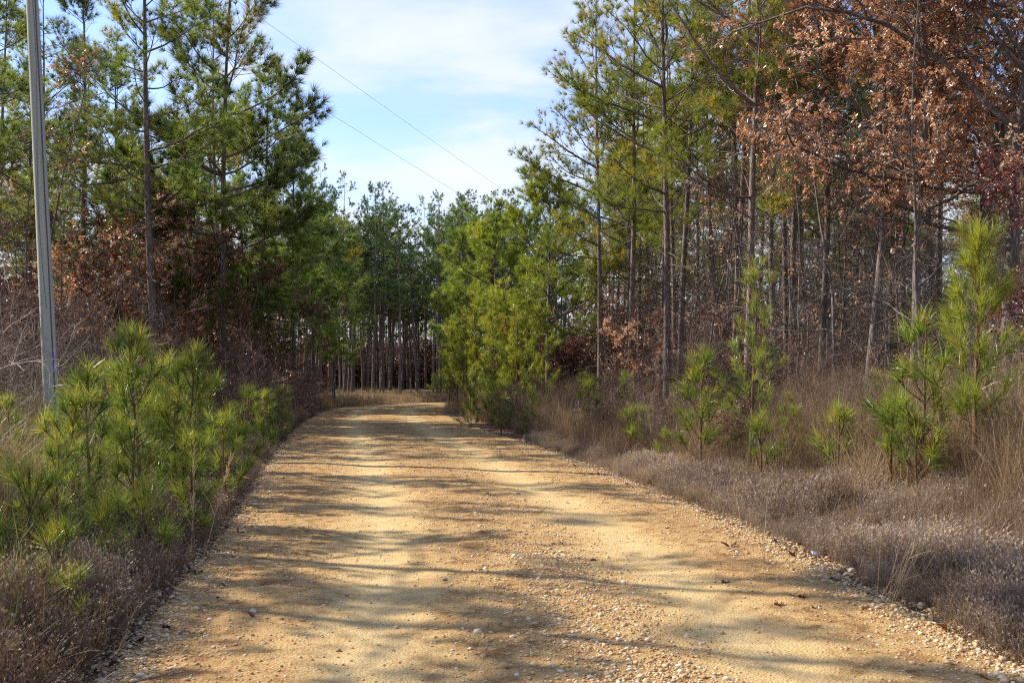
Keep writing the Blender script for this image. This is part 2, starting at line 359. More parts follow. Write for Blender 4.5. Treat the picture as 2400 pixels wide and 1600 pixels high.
def ground_z(x, y, d=None):
    sh = np.shape(x); x, y = np.asarray(x, float).ravel(), np.asarray(y, float).ravel()
    if d is None: d, _ = road_dist(x, y)
    t = np.clip((d - .1) / 6.5, 0, 1); t = t * t * (3 - 2 * t)
    z = 0.62 * t + fbm(x * .35, y * .35, 3, 9) * .22 * np.clip(d / 2, 0, 1)
    z = np.where(d < 0, -0.10 * np.clip(-d / .35, 0, 1), z)
    return z.reshape(sh)

def add_obj(name, me, parent=None, **props):
    ob = bpy.data.objects.new(name, me); COL.objects.link(ob)
    if parent is not None: ob.parent = parent
    for k, v in props.items():
        if v is not None: ob[k] = v
    return ob

def grid_mesh(g, X, Y, Z, c):
    r, k = X.shape; idx = np.arange(r * k).reshape(r, k)
    q = np.stack([idx[:-1, :-1], idx[:-1, 1:], idx[1:, 1:], idx[1:, :-1]], -1).reshape(-1, 4)
    g.add(np.stack([X, Y, Z], -1).reshape(-1, 3), q=q, c=np.asarray(c).ravel())

gx = np.concatenate([[-900, -400, -200, -120, -80], np.arange(-60, -25, 2), np.arange(-25, 25, .35), np.arange(25, 60, 2), [80, 120, 200, 400, 900]])
gy = np.concatenate([[-300, -100, -40, -15], np.arange(-8, 50, .35), np.arange(50, 100, .7), [105, 120, 150, 220, 400, 900, 1800]])
X, Y = np.meshgrid(gx, gy); g = Geo(); grid_mesh(g, X, Y, ground_z(X, Y), np.zeros(X.size))
add_obj('ground', g.mesh('ground', M['floor'], True), kind='structure', label='brown forest floor of fallen leaves and needles')

def road_relief(u, s, x, y):
    """u lateral metres from the centre line"""
    tr = np.exp(-((np.abs(u - .05) - 1.15) / .42) ** 2)
    z = 0.02 * (1 - (u / 3.0) ** 2) - 0.022 * tr
    z = z + fbm(x * 1.3, y * .9, 4, 2) * .014 * (1.15 - .7 * tr) + fbm(x * 9, y * 9, 3, 5) * .016 * (1.1 - .8 * tr)
    return z, tr

sv = np.concatenate([np.arange(0, 44, .05), np.arange(44, 70, .12), np.arange(70, _tt[-1] - .5, .4)])
SX, SY = np.interp(sv, _ts, CLX), np.interp(sv, _ts, CLY)
TX, TY = np.interp(sv, _ts, CTX), np.interp(sv, _ts, CTY)
nu = 130
uu = np.linspace(-1.06, 1.06, nu)
hw = halfw(SY)[:, None]
U = uu[None] * hw
X = SX[:, None] + U * TY[:, None]; Y = SY[:, None] - U * TX[:, None]
Z, TR = road_relief(U, sv, X, Y)
edge = np.clip((np.abs(uu)[None] - (0.935 + .05 * fbm(X * .8, Y * .8, 3, 4))) / .09, 0, 1)
Z = Z * (1 - edge) + .012 - edge * .13
keep = SY > -4
g = Geo(); grid_mesh(g, X[keep], Y[keep], Z[keep], np.clip(TR[keep] * 1.0, 0, 1))
add_obj('road', g.mesh('road', M['road'], True), kind='structure', label='sandy yellow dirt road with two wheel tracks')

def road_z(x, y):
    x, y = np.asarray(x, float), np.asarray(y, float)
    out = np.empty(len(x)); tr = np.empty(len(x)); uo = np.empty(len(x))
    for i in range(0, len(x), 20000):
        xx, yy = x[i:i + 20000, None], y[i:i + 20000, None]
        j = ((xx - CLX) ** 2 + (yy - CLY) ** 2).argmin(1)
        u = (xx[:, 0] - CLX[j]) * CTY[j] - (yy[:, 0] - CLY[j]) * CTX[j]
        z, t_ = road_relief(u, 0, xx[:, 0], yy[:, 0]); out[i:i + 20000] = z + .012; tr[i:i + 20000] = t_; uo[i:i + 20000] = u
    return out, tr, uo

def at_px(px, Yd):
    """ground point seen in column px of the photograph, Yd metres ahead"""
    return (px - 1200.0) / F * Yd, Yd

# ------------------------------------------------------------------ growing things
def pine(seed, H, cb, Lmax, r0, n_need=14, spacing=.17, need_len=.20, need_w=.008, per_m=6.5, dead=14, bias=0.0, bias_az=math.pi,
         mat='needle', bare=.12, sec=4.2, rise=0.0, round_=0.7, wob=.012, tintc=.45, down=0.0):
    rng = np.random.default_rng(seed)
    gt, gc = Geo(), Geo()
    k = 18
    TP = grow(np.array([[0, 0, -.35]]), np.array([[0, 0, 1.0]]), [H + .35], k, .25, wob, rng)
    zf = np.linspace(0, 1, k)
    TRr = r0 * ((1 - zf) ** .85 * .93 + .04) * (1 + .35 * np.exp(-zf * 22))
    tubes(gt, TP, TRr[None], 12)
    nb = int((1 - cb) * H * per_m * .42)
    t = np.sort(rng.random(nb)) * .97
    t = (np.floor(t * H * (1 - cb) / .5) * .5 / (H * (1 - cb))) * .7 + t * .3
    az = np.arange(nb) * 2.399 + rng.random(nb) * 1.2
    p, _ = sample(np.repeat(TP, nb, 0), (cb + (1 - cb) * t))
    prof = (1 - t) ** round_ * (.5 + .5 * np.minimum(1, t * 5)) * (.6 + .55 * rng.random(nb))
    if bias: prof = prof * (1 + bias * np.clip(np.cos(az - bias_az), -.5, 1))
    Lb = Lmax * prof + .3
    el = np.radians(-6 + rise + 58 * t ** 1.2 + rng.normal(size=nb) * 9)
    D = np.stack([np.cos(az) * np.cos(el), np.sin(az) * np.cos(el), np.sin(el)], 1)
    B = grow(p, D, Lb, 8, .55 - down, .09, rng)
    rb = np.clip(Lb * .0135, .009, .06)[:, None] * np.linspace(1, .28, 8)
    tubes(gt, B, rb, 5)
    idx, u, sp, st = spawn(B, np.maximum(3, (Lb * sec).astype(int)), .22, .98, rng)
    sl = Lb[idx] * .34 * (1.15 - u) + .28 + .15 * rng.random(len(u))
    S = grow(sp, around(st, .85 + .25 * rng.normal(size=len(u)), rng, .45), sl, 5, .55, .12, rng)
    tubes(gt, S, np.clip(sl * .011, .004, .014)[:, None] * np.linspace(1, .4, 5), 3)
    i2, u2, sp2, st2 = spawn(S, 2, .25, .9, rng)
    tl = .22 + .22 * rng.random(len(u2))
    T3 = grow(sp2, around(st2, .8, rng, .6), tl, 3, .5, .1, rng)
    tubes(gt, T3, np.full((len(T3), 1), .0045) * np.linspace(1, .6, 3), 3)
    bare_b = rng.random(nb) < bare
    btint = np.clip(rng.normal(tintc, .2, nb), 0, 1)
    pos, axs, cc = [], [], []
    def put(P, own, u0, ln):
        n = np.maximum(1, (ln * (1 - u0) / spacing + .5).astype(int)); ok = ~bare_b[own]
        ii = np.repeat(np.arange(len(P)), n * ok)
        uu_ = 1 - (1 - u0) * rng.random(len(ii)) ** 1.25
        a, b_ = sample(P[ii], uu_); pos.append(a); axs.append(b_); cc.append(np.clip(btint[own[ii]] + rng.normal(size=len(ii)) * .14, 0, 1))
    put(S, idx, .35, sl); put(T3, idx[i2], .2, tl); put(B, np.arange(nb), .72, Lb)
    ok = ~bare_b[idx]
    for P_, own in ((S, idx), (T3, idx[i2])):
        o2 = ~bare_b[own]; e = P_[o2]; pos.append(e[:, -1]); axs.append(nrm(e[:, -1] - e[:, -2])); cc.append(btint[own[o2]])
    needles(gc, np.concatenate(pos), np.concatenate(axs), n_need, need_len, need_w, rng, .2, 1.0, np.concatenate(cc))
    if dead:
        zt = cb * (.35 + .65 * rng.random(dead)); pd, _ = sample(np.repeat(TP, dead, 0), zt); az = rng.random(dead) * 6.28
        D = np.stack([np.cos(az), np.sin(az), rng.normal(size=dead) * .25 + .1], 1)
        ld = .5 + 1.7 * rng.random(dead) * (zt / max(cb, .01)); BD = grow(pd, D, ld, 7, -.25, .16, rng)
        tubes(gt, BD, np.linspace(.013, .004, 7)[None].repeat(dead, 0), 4)
        i3, u3, s3, t3 = spawn(BD, 3, .3, .95, rng); q = grow(s3, around(t3, .9, rng, .8), .2 + .4 * rng.random(len(u3)), 4, -.1, .2, rng)
        tubes(gt, q, np.linspace(.005, .003, 4)[None].repeat(len(q), 0), 3)
    return [('trunk', gt.mesh('pine_trunk', M['bark'], True)), ('crown', gc.mesh('pine_crown', M[mat]))]

def young_pine(seed, H, wid=.34, need_len=.2, w=.0034, mat='needle_young', per=9, sp=.026, low=.12, wsp=.36):
    rng = np.random.default_rng(seed); gt, gc = Geo(), Geo(); k = 12
    TP = grow(np.array([[0, 0, -.15]]), np.array([[0, 0, 1.0]]), [H + .1], k, .3, .035, rng)
    tubes(gt, TP, (np.linspace(.016 * H ** .7, .006, k))[None], 8)
    nw = max(2, int(H / wsp)); hs = low + (1 - low) * (np.arange(nw) + .2) / nw * .93
    hh = np.repeat(hs, 5) + rng.normal(size=nw * 5) * .02; nb = len(hh)
    keep_ = rng.random(nb) < .9; hh = hh[keep_]; nb = len(hh)
    az = np.arange(nb) * 1.2566 + rng.random(nb) * 1.1
    el = np.radians(32 + 26 * hh + rng.normal(size=nb) * 9)
    p, _ = sample(np.repeat(TP, nb, 0), hh)
    Lb = H * wid * (1.08 - hh) ** .75 * (.6 + .6 * rng.random(nb)) + .10
    D = np.stack([np.cos(az) * np.cos(el), np.sin(az) * np.cos(el), np.sin(el)], 1)
    B = grow(p, D, Lb, 7, .75, .07, rng)
    tubes(gt, B, np.linspace(.0075, .004, 7)[None].repeat(nb, 0), 4)
    idx, u, s_, t_ = spawn(B, 1, .35, .8, rng)
    S = grow(s_, around(t_, .75, rng, .6), .10 + .35 * Lb[idx] * rng.random(len(idx)), 5, .7, .07, rng)
    tubes(gt, S, np.linspace(.005, .003, 5)[None].repeat(len(S), 0), 3)
    pos, ax, cc = [], [], []
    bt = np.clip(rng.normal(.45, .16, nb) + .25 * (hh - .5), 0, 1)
    def put(P, ln, tint, u0):
        n = np.maximum(3, (ln * (1 - u0) / sp).astype(int)); ii = np.repeat(np.arange(len(P)), n); uq = u0 + (1 - u0) * rng.random(len(ii))
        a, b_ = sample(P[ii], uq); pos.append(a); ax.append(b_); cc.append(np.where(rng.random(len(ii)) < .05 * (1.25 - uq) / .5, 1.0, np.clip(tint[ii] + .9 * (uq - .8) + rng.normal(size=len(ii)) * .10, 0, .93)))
    put(B, Lb, bt, .5); put(S, np.linalg.norm(S[:, -1] - S[:, 0], axis=1), bt[idx], .15)
    put(np.repeat(TP, 2, 0), np.array([H * .5, .25]), np.array([.6, .75]), .72)
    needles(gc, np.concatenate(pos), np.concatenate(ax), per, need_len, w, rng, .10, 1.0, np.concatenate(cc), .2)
    return [('stem', gt.mesh('young_stem', M['young_stem'], True)), ('foliage', gc.mesh('young_foliage', M[mat]))]

def oak(seed, H, r0, limbs=12, Ll=4.5, n2=8, n3=7, nl=9, leaf=.085, cb=.3, bias=0, bias_az=math.pi, mat='oak_leaf', lean=(0, 0), bark='bark_oak', leafy=.85, stems=1, up=.25):
    rng = np.random.default_rng(seed); gt, gc = Geo(), Geo(); k = 14
    D0 = np.array([[lean[0], lean[1], 1.0]]).repeat(stems, 0)
    if stems > 1: D0 = D0 + rng.normal(size=(stems, 3)) * np.array([.32, .32, 0])
    S0 = np.array([[0, 0, -.3]]).repeat(stems, 0) + rng.normal(size=(stems, 3)) * np.array([.12, .12, 0]) * (stems > 1)
    TP = grow(S0, D0, (H + .3) * (1 - .3 * rng.random(stems) * (stems > 1)), k, .3, .05, rng)
    tubes(gt, TP, (r0 * (np.linspace(1, .12, k)) * (1 + .3 * np.exp(-np.linspace(0, 1, k) * 20)))[None].repeat(stems, 0), 10)
    li, u, p, tt = spawn(TP, max(2, limbs // stems), cb, .97, rng); n = len(li)
    az = np.arange(n) * 2.399 + rng.random(n); el = np.radians(12 + 45 * u + rng.normal(size=n) * 12)
    D = np.stack([np.cos(az) * np.cos(el), np.sin(az) * np.cos(el), np.sin(el)], 1)
    Lb = Ll * (.5 + .6 * rng.random(n)) * (1.25 - .8 * u)
    if bias: Lb = Lb * (1 + bias * np.clip(np.cos(az - bias_az), -.6, 1))
    B = grow(p, D, Lb, 10, up, .17, rng)
    tubes(gt, B, np.clip(Lb * .011, .008, .06)[:, None] * np.linspace(1, .2, 10), 6)
    i2, u2, p2, t2 = spawn(B, n2, .2, .97, rng); l2 = Lb[i2] * .38 * (1.2 - u2) + .35
    S = grow(p2, around(t2, .85, rng, .6), l2, 7, .12, .2, rng)
    tubes(gt, S, np.clip(l2 * .009, .004, .02)[:, None] * np.linspace(1, .3, 7), 4)
    i3, u3, p3, t3 = spawn(S, n3, .2, 1.0, rng); l3 = .18 + .4 * rng.random(len(i3))
    T3 = grow(p3, around(t3, .8, rng), l3, 4, .05, .2, rng)
    tubes(gt, T3, np.full((len(T3), 1), .0042) * np.linspace(1, .5, 4), 3)
    lim = rng.random(len(S)) < leafy
    i4, u4, p4, t4 = spawn(T3, np.where(lim[i3], rng.integers(max(1, nl - 4), nl + 4, len(T3)), 0), .5, 1.0, rng)
    ax = around(t4, .8, rng); ax[:, 2] -= .45
    tb = np.clip(rng.normal(.46, .25, len(S)), 0, .9)
    c = np.clip(tb[i3[i4]] + rng.normal(size=len(i4)) * .18, 0, .975); c = np.where(rng.random(len(c)) < .004, 1.0, c)
    leaves(gc, p4, nrm(ax), leaf, rng, c)
    return [('trunk', gt.mesh('oak_trunk', M[bark], True)), ('crown', gc.mesh('oak_crown', M[mat]))]

def thicket(seed, H, stems=7, n2=8, n3=5, spread=.5, up=.2, mat='twig', leafn=0, leaf=.06, leafmat='dead_leaf', r=.011, arch=0.0):
    rng = np.random.default_rng(seed); gt, gc = Geo(), Geo()
    az = rng.random(stems) * 6.28
    D = np.stack([np.cos(az) * spread * rng.random(stems), np.sin(az) * spread * rng.random(stems), np.ones(stems)], 1)
    S0 = np.stack([rng.normal(size=stems) * .18, rng.normal(size=stems) * .18, np.full(stems, -.15)], 1)
    A = grow(S0, D, H * (.6 + .5 * rng.random(stems)), 11, up, .11, rng, droop=arch)
    tubes(gt, A, np.linspace(r, r * .25, 11)[None].repeat(stems, 0) * (.6 + .8 * rng.random((stems, 1))), 5)
    i2, u2, p2, t2 = spawn(A, n2, .2, .97, rng); l2 = H * .30 * (1.2 - u2) * (.5 + rng.random(len(u2)))
    B = grow(p2, around(t2, .8, rng), l2, 7, .15, .17, rng, droop=arch)
    tubes(gt, B, np.linspace(.0065, .003, 7)[None].repeat(len(B), 0), 3)
    i3, u3, p3, t3 = spawn(B, n3, .2, 1, rng)
    C = grow(p3, around(t3, .8, rng), .15 + .35 * rng.random(len(u3)), 4, .1, .2, rng)
    tubes(gt, C, np.linspace(.004, .0025, 4)[None].repeat(len(C), 0), 3)
    parts = [('stem', gt.mesh('thicket_stem', M[mat], True))]
    if leafn:
        i4, u4, p4, t4 = spawn(C, leafn, .2, 1, rng); ax = around(t4, .8, rng); ax[:, 2] -= .5
        leaves(gc, p4, nrm(ax), leaf, rng, np.clip(rng.normal(.4, .25, len(p4)), 0, 1))
        parts.append(('foliage', gc.mesh('thicket_foliage', M[leafmat])))
    return parts

def place(name, parts, x, y, rot, sc, label, cat, group=None, tilt=(0, 0), z=None, scz=None, sub=0.0):
    zz_ = float(ground_z(np.array([x]), np.array([y]))[0]) if z is None else z
    e = bpy.data.objects.new(name, None); COL.objects.link(e)
    e.location = (x, y, zz_ - sub); e.rotation_euler = (tilt[0], tilt[1], rot); e.scale = (sc, sc, sc if scz is None else scz)
    e.empty_display_size = .3
    e['label'] = label; e['category'] = cat
    if group: e['group'] = group
    for pn, me in parts:
        c = bpy.data.objects.new(pn, me); COL.objects.link(c); c.parent = e
    return e

rs = random.Random(11)
PI = math.pi
TALL = [pine(100 + i, 18, c, l, (.15, .118, .128, .115)[i], per_m=6.8, need_w=.0085, need_len=.30, n_need=30, spacing=.17, dead=26, bare=.14)
        for i, (c, l) in enumerate([(.34, 3.2), (.42, 2.7), (.30, 3.3), (.46, 2.5)])]
TALLG = [pine(200 + i, 18, c, l, .118, per_m=(7.4, 5.6, 5.6, 6.6)[i], need_w=.0085, need_len=.30, n_need=25, spacing=.175, dead=26, bare=.16, mat='needle_gold', bias=b, tintc=.5, rise=16)
         for i, (c, l, b) in enumerate([(.30, 3.0, .5), (.38, 2.7, .3), (.44, 2.5, .2), (.32, 2.9, .5)])]
EDGE = [pine(300 + i, 13, c, l, .11, per_m=8.6, need_w=.009, need_len=.30, n_need=34, spacing=.15, dead=6, bare=.03, sec=5.2, tintc=.36)
        for i, (c, l) in enumerate([(.24, 3.3), (.30, 3.1), (.2, 3.0)])]
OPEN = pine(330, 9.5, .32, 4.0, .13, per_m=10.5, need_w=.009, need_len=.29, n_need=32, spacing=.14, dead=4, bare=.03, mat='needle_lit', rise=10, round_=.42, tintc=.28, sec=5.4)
FAR = [pine(400 + i, 16, c, l, .12, per_m=6.5, need_w=.030, n_need=12, spacing=.22, need_len=.24, dead=14, bare=.06, mat='needle_far', sec=3.8)
       for i, (c, l) in enumerate([(.46, 2.4), (.52, 2.2), (.42, 2.5), (.48, 2.4)])]
YOUNG = [young_pine(500, 2.0, .32, .23, .0046), young_pine(501, 1.8, .30, .22, .0046), young_pine(502, 1.5, .36, .22, .0046), young_pine(503, .8, .42, .21, .004, low=.25)]
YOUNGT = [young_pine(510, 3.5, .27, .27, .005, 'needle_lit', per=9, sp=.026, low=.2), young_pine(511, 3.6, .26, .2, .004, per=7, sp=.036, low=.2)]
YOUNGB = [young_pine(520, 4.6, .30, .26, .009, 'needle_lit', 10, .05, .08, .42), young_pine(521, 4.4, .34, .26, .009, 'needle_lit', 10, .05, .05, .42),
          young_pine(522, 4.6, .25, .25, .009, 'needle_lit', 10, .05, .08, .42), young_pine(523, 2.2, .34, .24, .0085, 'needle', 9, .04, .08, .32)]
OAK = [oak(600, 13, .17, 26, 5.4, 11, 9, 15, bias=.55, cb=.36, leaf=.085), oak(601, 11, .11, 20, 4.2, 10, 9, 14, bias=.35, cb=.40, leaf=.085), oak(602, 12, .10, 18, 3.6, 9, 8, 12, cb=.46, leafy=.75, leaf=.085)]
RED = oak(610, 8, .08, 16, 2.6, 8, 7, 11, leaf=.10, mat='red_leaf', cb=.2)
SCRUB = [oak(620 + i, 6.5, .05, 18, 2.4, 9, 7, 12, leaf=.11, mat='dead_leaf', stems=5, cb=.12, bark='twig', leafy=.5) for i in range(2)]
SCRUBO = oak(625, 6.5, .055, 18, 2.5, 9, 8, 12, leaf=.11, mat='oak_leaf', stems=4, cb=.25, bark='twig', leafy=.6)
THIN = [oak(630 + i, 9.5, .042, 14, 2.0, 8, 7, 5, mat='oak_leaf', cb=.15, bark='bark_oak', leafy=.07, up=.5, leaf=.09) for i in range(3)]
BRUSH = [thicket(700 + i, 3.0, 9, 9, 6) for i in range(3)]
BRUSHL = [thicket(710 + i, 2.6, 9, 9, 5, leafn=3, leaf=.07) for i in range(2)]
BRAMBLE = [thicket(720 + i, 2.4, 12, 9, 5, 1.1, -.2, arch=.7, leafn=2, leaf=.05) for i in range(2)]
ARCH = [thicket(730 + i, 3.6, 9, 6, 4, 1.3, -.1, mat='pale_twig', arch=.9, r=.008) for i in range(2)]

def scatter(n, xr, yr, cond, seed, mind=1.2, avoid=()):
    rng = np.random.default_rng(seed); pts = list(avoid); res = []
    for _ in range(n * 40):
        if len(res) >= n: break
        x, y = rng.uniform(*xr), rng.uniform(*yr)
        d, s = road_dist([x], [y])
        if not cond(x, y, d[0], s[0]): continue
        if any((x - a) ** 2 + (y - b) ** 2 < mind * mind for a, b in pts): continue
        pts.append((x, y)); res.append((x, y, rng.random() * 6.28, rng.random()))
    return res
SLOPE = math.tan(math.radians(90 + SUN_AZ))
def clear(x, y):
    """gaps in the left wood that let the sun reach the road and its edges"""
    for px0, py0, wd in ((-1.6, 42, 4.2), (-5.0, 10.8, .8), (2.4, 5.2, .6), (-.7, 20.7, .7)):
        if abs(y - (py0 - SLOPE * (x - px0))) < wd: return False
    return True
def pxof(x, y): return 1200 + F * x / max(y, .1)

# ---- trees one can tell apart (column in the photograph, distance, kind, scale, label)
GP = 'pines of the left wood'; GR = 'pines of the right wood'
for px, Yd, k, sc, rot, lab in [
    (357, 30, 0, 1.08, 2.6, 'tall pine with the thick dark trunk standing clear in front of the left wood'),
    (200, 34, 2, 1.0, 1.0, 'tall pine with crooked limbs, second trunk to the right of the utility pole'),
    (108, 35, 1, 1.0, 4.0, 'tall dark pine trunk close behind the right side of the utility pole'),
    (262, 41, 3, .93, .5, 'slim pine midway between the crooked pine and the thick front pine on the left'),
    (182, 40, 1, .90, 2.0, 'thin pine trunk just left of the crooked limbed pine'),
    (326, 52, 3, .95, 5.1, 'thin pale pine trunk just left of the thick front pine on the left'),
    (448, 55, 0, .98, 3.6, 'slim pine trunk to the right of the thick front pine, among green crowns'),
    (4, 30, 2, 1.0, 3.0, 'pine trunk at the very left edge of the picture'),
    (76, 40, 0, .95, 1.6, 'dark pine trunk partly hidden behind the utility pole'),
    (-60, 27, 1, 1.0, 2.2, 'tall pine just beyond the left edge, its limbs reaching behind the pole'),
]:
    x, y = at_px(px, Yd); place('pine_tree', TALL[k], x, y, rot, sc * .88, lab, 'tree', GP)
for px, Yd, k, sc, rot, lab in [
    (525, 33.5, 0, 1.26, .4, 'bushy dark green pine with the tallest crown leaning over the left road edge'),
    (604, 36.5, 1, 1.0, 2.2, 'full crowned green pine behind the tallest bushy pine on the left road edge'),
    (690, 50, 2, 1.12, 4.0, 'full crowned pine in the middle of the stepped row on the left road edge'),
    (738, 55, 1, .98, 5.4, 'bushy pine with ragged boughs reaching out over the road, near the row end'),
    (782, 61, 0, .92, 1.2, 'last and farthest bushy pine of the stepped row on the left road edge'),
    (575, 50, 2, 1.2, 3.0, 'green pine hidden deep behind the stepped row on the left road edge'),
]:
    x, y = at_px(px, Yd); place('pine_tree', EDGE[k], x, y, rot, sc, lab, 'tree', 'bushy pines along the left road edge')
for px, Yd, k, sc, rot, lab in [
    (1562, 28, 0, 1.08, 0.0, 'tall straight dark pine, the foremost trunk at the right road edge'),
    (1752, 25, 3, 1.05, .25, 'stout pine throwing long bare limbs leftwards across its neighbours'),
    (1580, 36, 1, 1.0, 1.0, 'pine trunk standing close behind the foremost right trunk'),
    (1476, 40, 0, .80, -.2, 'left stem of the paired golden green pines nearest the sky gap'),
    (1494, 42, 3, .82, .4, 'right stem of the paired golden green pines nearest the sky gap'),
    (1426, 48, 2, .62, 2.0, 'small thin pine with a sparse yellow top beside the open sky'),
    (1682, 34, 2, 1.0, 4.0, 'slim dark pine trunk just left of the stout long limbed pine'),
    (1846, 30, 1, 1.03, 3.0, 'dark pine trunk behind the left side of the big brown oak'),
    (1638, 44, 3, .95, 5.0, 'thin pine trunk midway between the foremost right trunk and the stout pine'),
    (1405, 35, 0, .98, .15, 'golden green pine reaching furthest left into the sky gap'),
    (1930, 31, 1, 1.0, 5.2, 'dark pine trunk rising through the middle of the brown oak leaves'),
    (2110, 33, 3, 1.0, 1.1, 'pine trunk rising behind the pale trunked oak'),
    (2330, 27, 2, 1.05, 2.4, 'dark pine trunk rising behind the red leaved tree at the right edge'),
]:
    x, y = at_px(px, Yd); place('pine_tree', TALLG[k], x, y, rot, sc * (.88 if Yd < 37 else 1), lab, 'tree', GR)
x, y = at_px(1283, 42); place('pine_tree', OPEN, x, y, .6, .95, 'round topped open grown pine with spreading limbs in the middle right', 'tree')
x, y = at_px(1170, 53); place('pine_tree', OPEN, x, y, 2.9, .98, 'taller rounded pine behind the open grown pine, against the sky', 'tree')
x, y = at_px(1095, 60); place('pine_tree', EDGE[2], x, y, 2.0, .92, 'dull green pine left of the rounded pine, at the bend of the road', 'tree')
for px, Yd, k, sc, rot, lab in [
    (1052, 56, 1, 1.15, 0.3, 'bright yellow green young pine at the tip of the lit clump, nearest the bend'),
    (1072, 51, 0, 1.1, 2.0, 'bright young pine second from the bend in the lit clump'),
    (1098, 47, 1, 1.05, 4.0, 'bright young pine leaning furthest over the right road edge'),
    (1132, 44, 2, 1.08, 5.1, 'bright young pine with a pointed leader in the middle of the lit clump'),
    (1168, 41, 0, 1.0, 1.1, 'bright bushy young pine at the front of the lit clump'),
    (1212, 39, 1, .98, 5.0, 'young pine under the low limbs of the round topped pine'),
    (1258, 37.5, 0, .92, 2.5, 'young pine at the right end of the lit clump below the round topped pine'),
    (1110, 53, 0, 1.5, 3.2, 'tall bright pine standing at the back of the lit clump'),
    (1165, 48, 1, 1.45, .9, 'tall wide bright pine behind the middle of the lit clump'),
    (1228, 45, 0, 1.35, 4.4, 'tall bright pine behind the right end of the lit clump'),
    (1118, 39.5, 3, 1.0, 3.2, 'small green pine in front of the lit clump by the road edge'),
    (1150, 35.5, 3, .95, 1.2, 'second small green pine in front of the lit clump, nearer and further right')]:
    x, y = at_px(px, Yd); place('young_pine', YOUNGB[k], x, y, rot, sc, lab, 'tree', 'lit young pines at the right road edge')

# oaks with brown leaves
for px, Yd, k, sc, rot, lab in [
    (2372, 20, 0, 1.0, .0, 'big oak full of rusty brown leaves with low level limbs at the right edge'),
    (2030, 23.5, 1, 1.05, .3, 'pale trunked oak with rusty leaves left of the big oak'),
    (1815, 27, 2, 1.0, .2, 'slender oak with thin rusty foliage behind the stout long limbed pine'),
    (1925, 25, 2, 1.05, 3.4, 'rusty oak between the slender oak and the pale trunked one'),
    (2125, 20.5, 1, .95, 1.2, 'rusty oak with a thin trunk close in front of the pale trunked oak'),
    (2270, 23, 0, .92, .9, 'broad rusty oak crowding the left side of the big oak')]:
    x, y = at_px(px, Yd); place('oak_tree', OAK[k], x, y, rot, sc, lab, 'tree', 'oaks with brown leaves on the right')
x, y = at_px(2500, 15.5); place('red_leaved_tree', RED, x, y, 1.0, .55, 'small tree with dark wine red leaves at the right edge', 'tree')
for px, Yd, sc, rot, lab in [
    (400, 33, 1.15, 0.3, 'brown leaved scrub oak around the foot of the thick front pine'),
    (270, 32, 1.08, 1.8, 'brown leaved scrub oak midway between the utility pole and the thick front pine'),
    (175, 31.5, 1.05, 3.3, 'brown leaved scrub oak just to the right of the utility pole'),
    (480, 34, 1.0, 4.4, 'brown leaved scrub oak under the green boughs on the left'),
    (560, 36, .85, 5.4, 'lowest brown leaved scrub oak nearest the left road edge')]:
    x, y = at_px(px, Yd); place('scrub_oak', SCRUBO if px in (400, 270) else SCRUB[int(px) % 2], x, y, rot, sc, lab, 'tree', 'scrub oaks of the left wood')
for x, y, r, q in scatter(11, (-24, -8), (32, 48), lambda x, y, d, s: d > 2.4 and s < 0 and -60 < pxof(x, y) < 690, 31, 1.5):
    place('scrub_oak', [SCRUB[0], SCRUB[1], SCRUBO][int(q * 3)], x, y, r, .7 + .35 * (q * 5 % 1), 'dark brown leaved scrub tree filling the gaps low in the left wood', 'tree', 'brown scrub filling the left wood')
for x, y, r, q in scatter(3, (5, 30), (30, 52), lambda x, y, d, s: d > 5 and s > 0 and 1400 < pxof(x, y) < 2450, 32, 1.6):
    place('scrub_oak', [SCRUB[0], SCRUB[1], SCRUBO][int(q * 3)], x, y, r, .6 + .35 * (q * 5 % 1), 'brown leaved scrub tree filling the gaps low in the right wood', 'tree', 'brown scrub filling the right wood')
x, y = at_px(1500, 34); place('scrub_oak', SCRUBO, x, y, 2.2, .55, 'low orange leaved oak bough behind the paired pines on the right', 'tree')

# ---- repeats nothing tells apart
for x, y, r, q in scatter(125, (-24, 14), (74, 106), lambda x, y, d, s: d > 2.0 and s < 0 and 600 < pxof(x, y) < 1330, 21, 1.05):
    place('pine_tree', FAR[int(q * 4)], x, y, r, .86 + .26 * (q * 7 % 1), 'slender dark pine in the dense stand closing the end of the road', 'tree', 'far pines at the end of the road')
for x, y, r, q in scatter(26, (-36, -9), (36, 72), lambda x, y, d, s: d > 3 and -40 < pxof(x, y) < 560 and clear(x, y), 22, 2.2):
    place('pine_tree', (TALL[:2] + TALLG[1:3])[int(q * 4)], x, y, r, .84 + .22 * (q * 5 % 1), 'thin background pine deep in the left wood with light between the trunks', 'tree', 'background pines of the left wood')  # some take the gold crowns, so backlit glow is partly in the colour
for x, y, r, q in scatter(38, (3, 40), (33, 72), lambda x, y, d, s: d > 4 and s > 0 and 1380 < pxof(x, y) < 2450, 23, 1.6):
    place('pine_tree', TALLG[int(q * 4)], x, y, r, .8 + .25 * (q * 5 % 1), 'thin background pine deep in the right wood behind the oaks', 'tree', 'background pines of the right wood')
for x, y, r, q in scatter(10, (5, 20), (26, 34), lambda x, y, d, s: d > 5.5 and s > 0 and 1590 < pxof(x, y) < 2420, 51, 1.3):
    place('pine_tree', TALLG[2], x, y, r, .84 + .16 * (q * 5 % 1), 'slim dark pine trunk close among the oaks of the right wood edge', 'tree', 'slim pines at the right wood edge')
SHADE = scatter(7, (-34, -9), (19, 36), lambda x, y, d, s: d > 3.5 and pxof(x, y) < -130 and x > -30 + y * -.1 and clear(x, y), 24, 2.6)
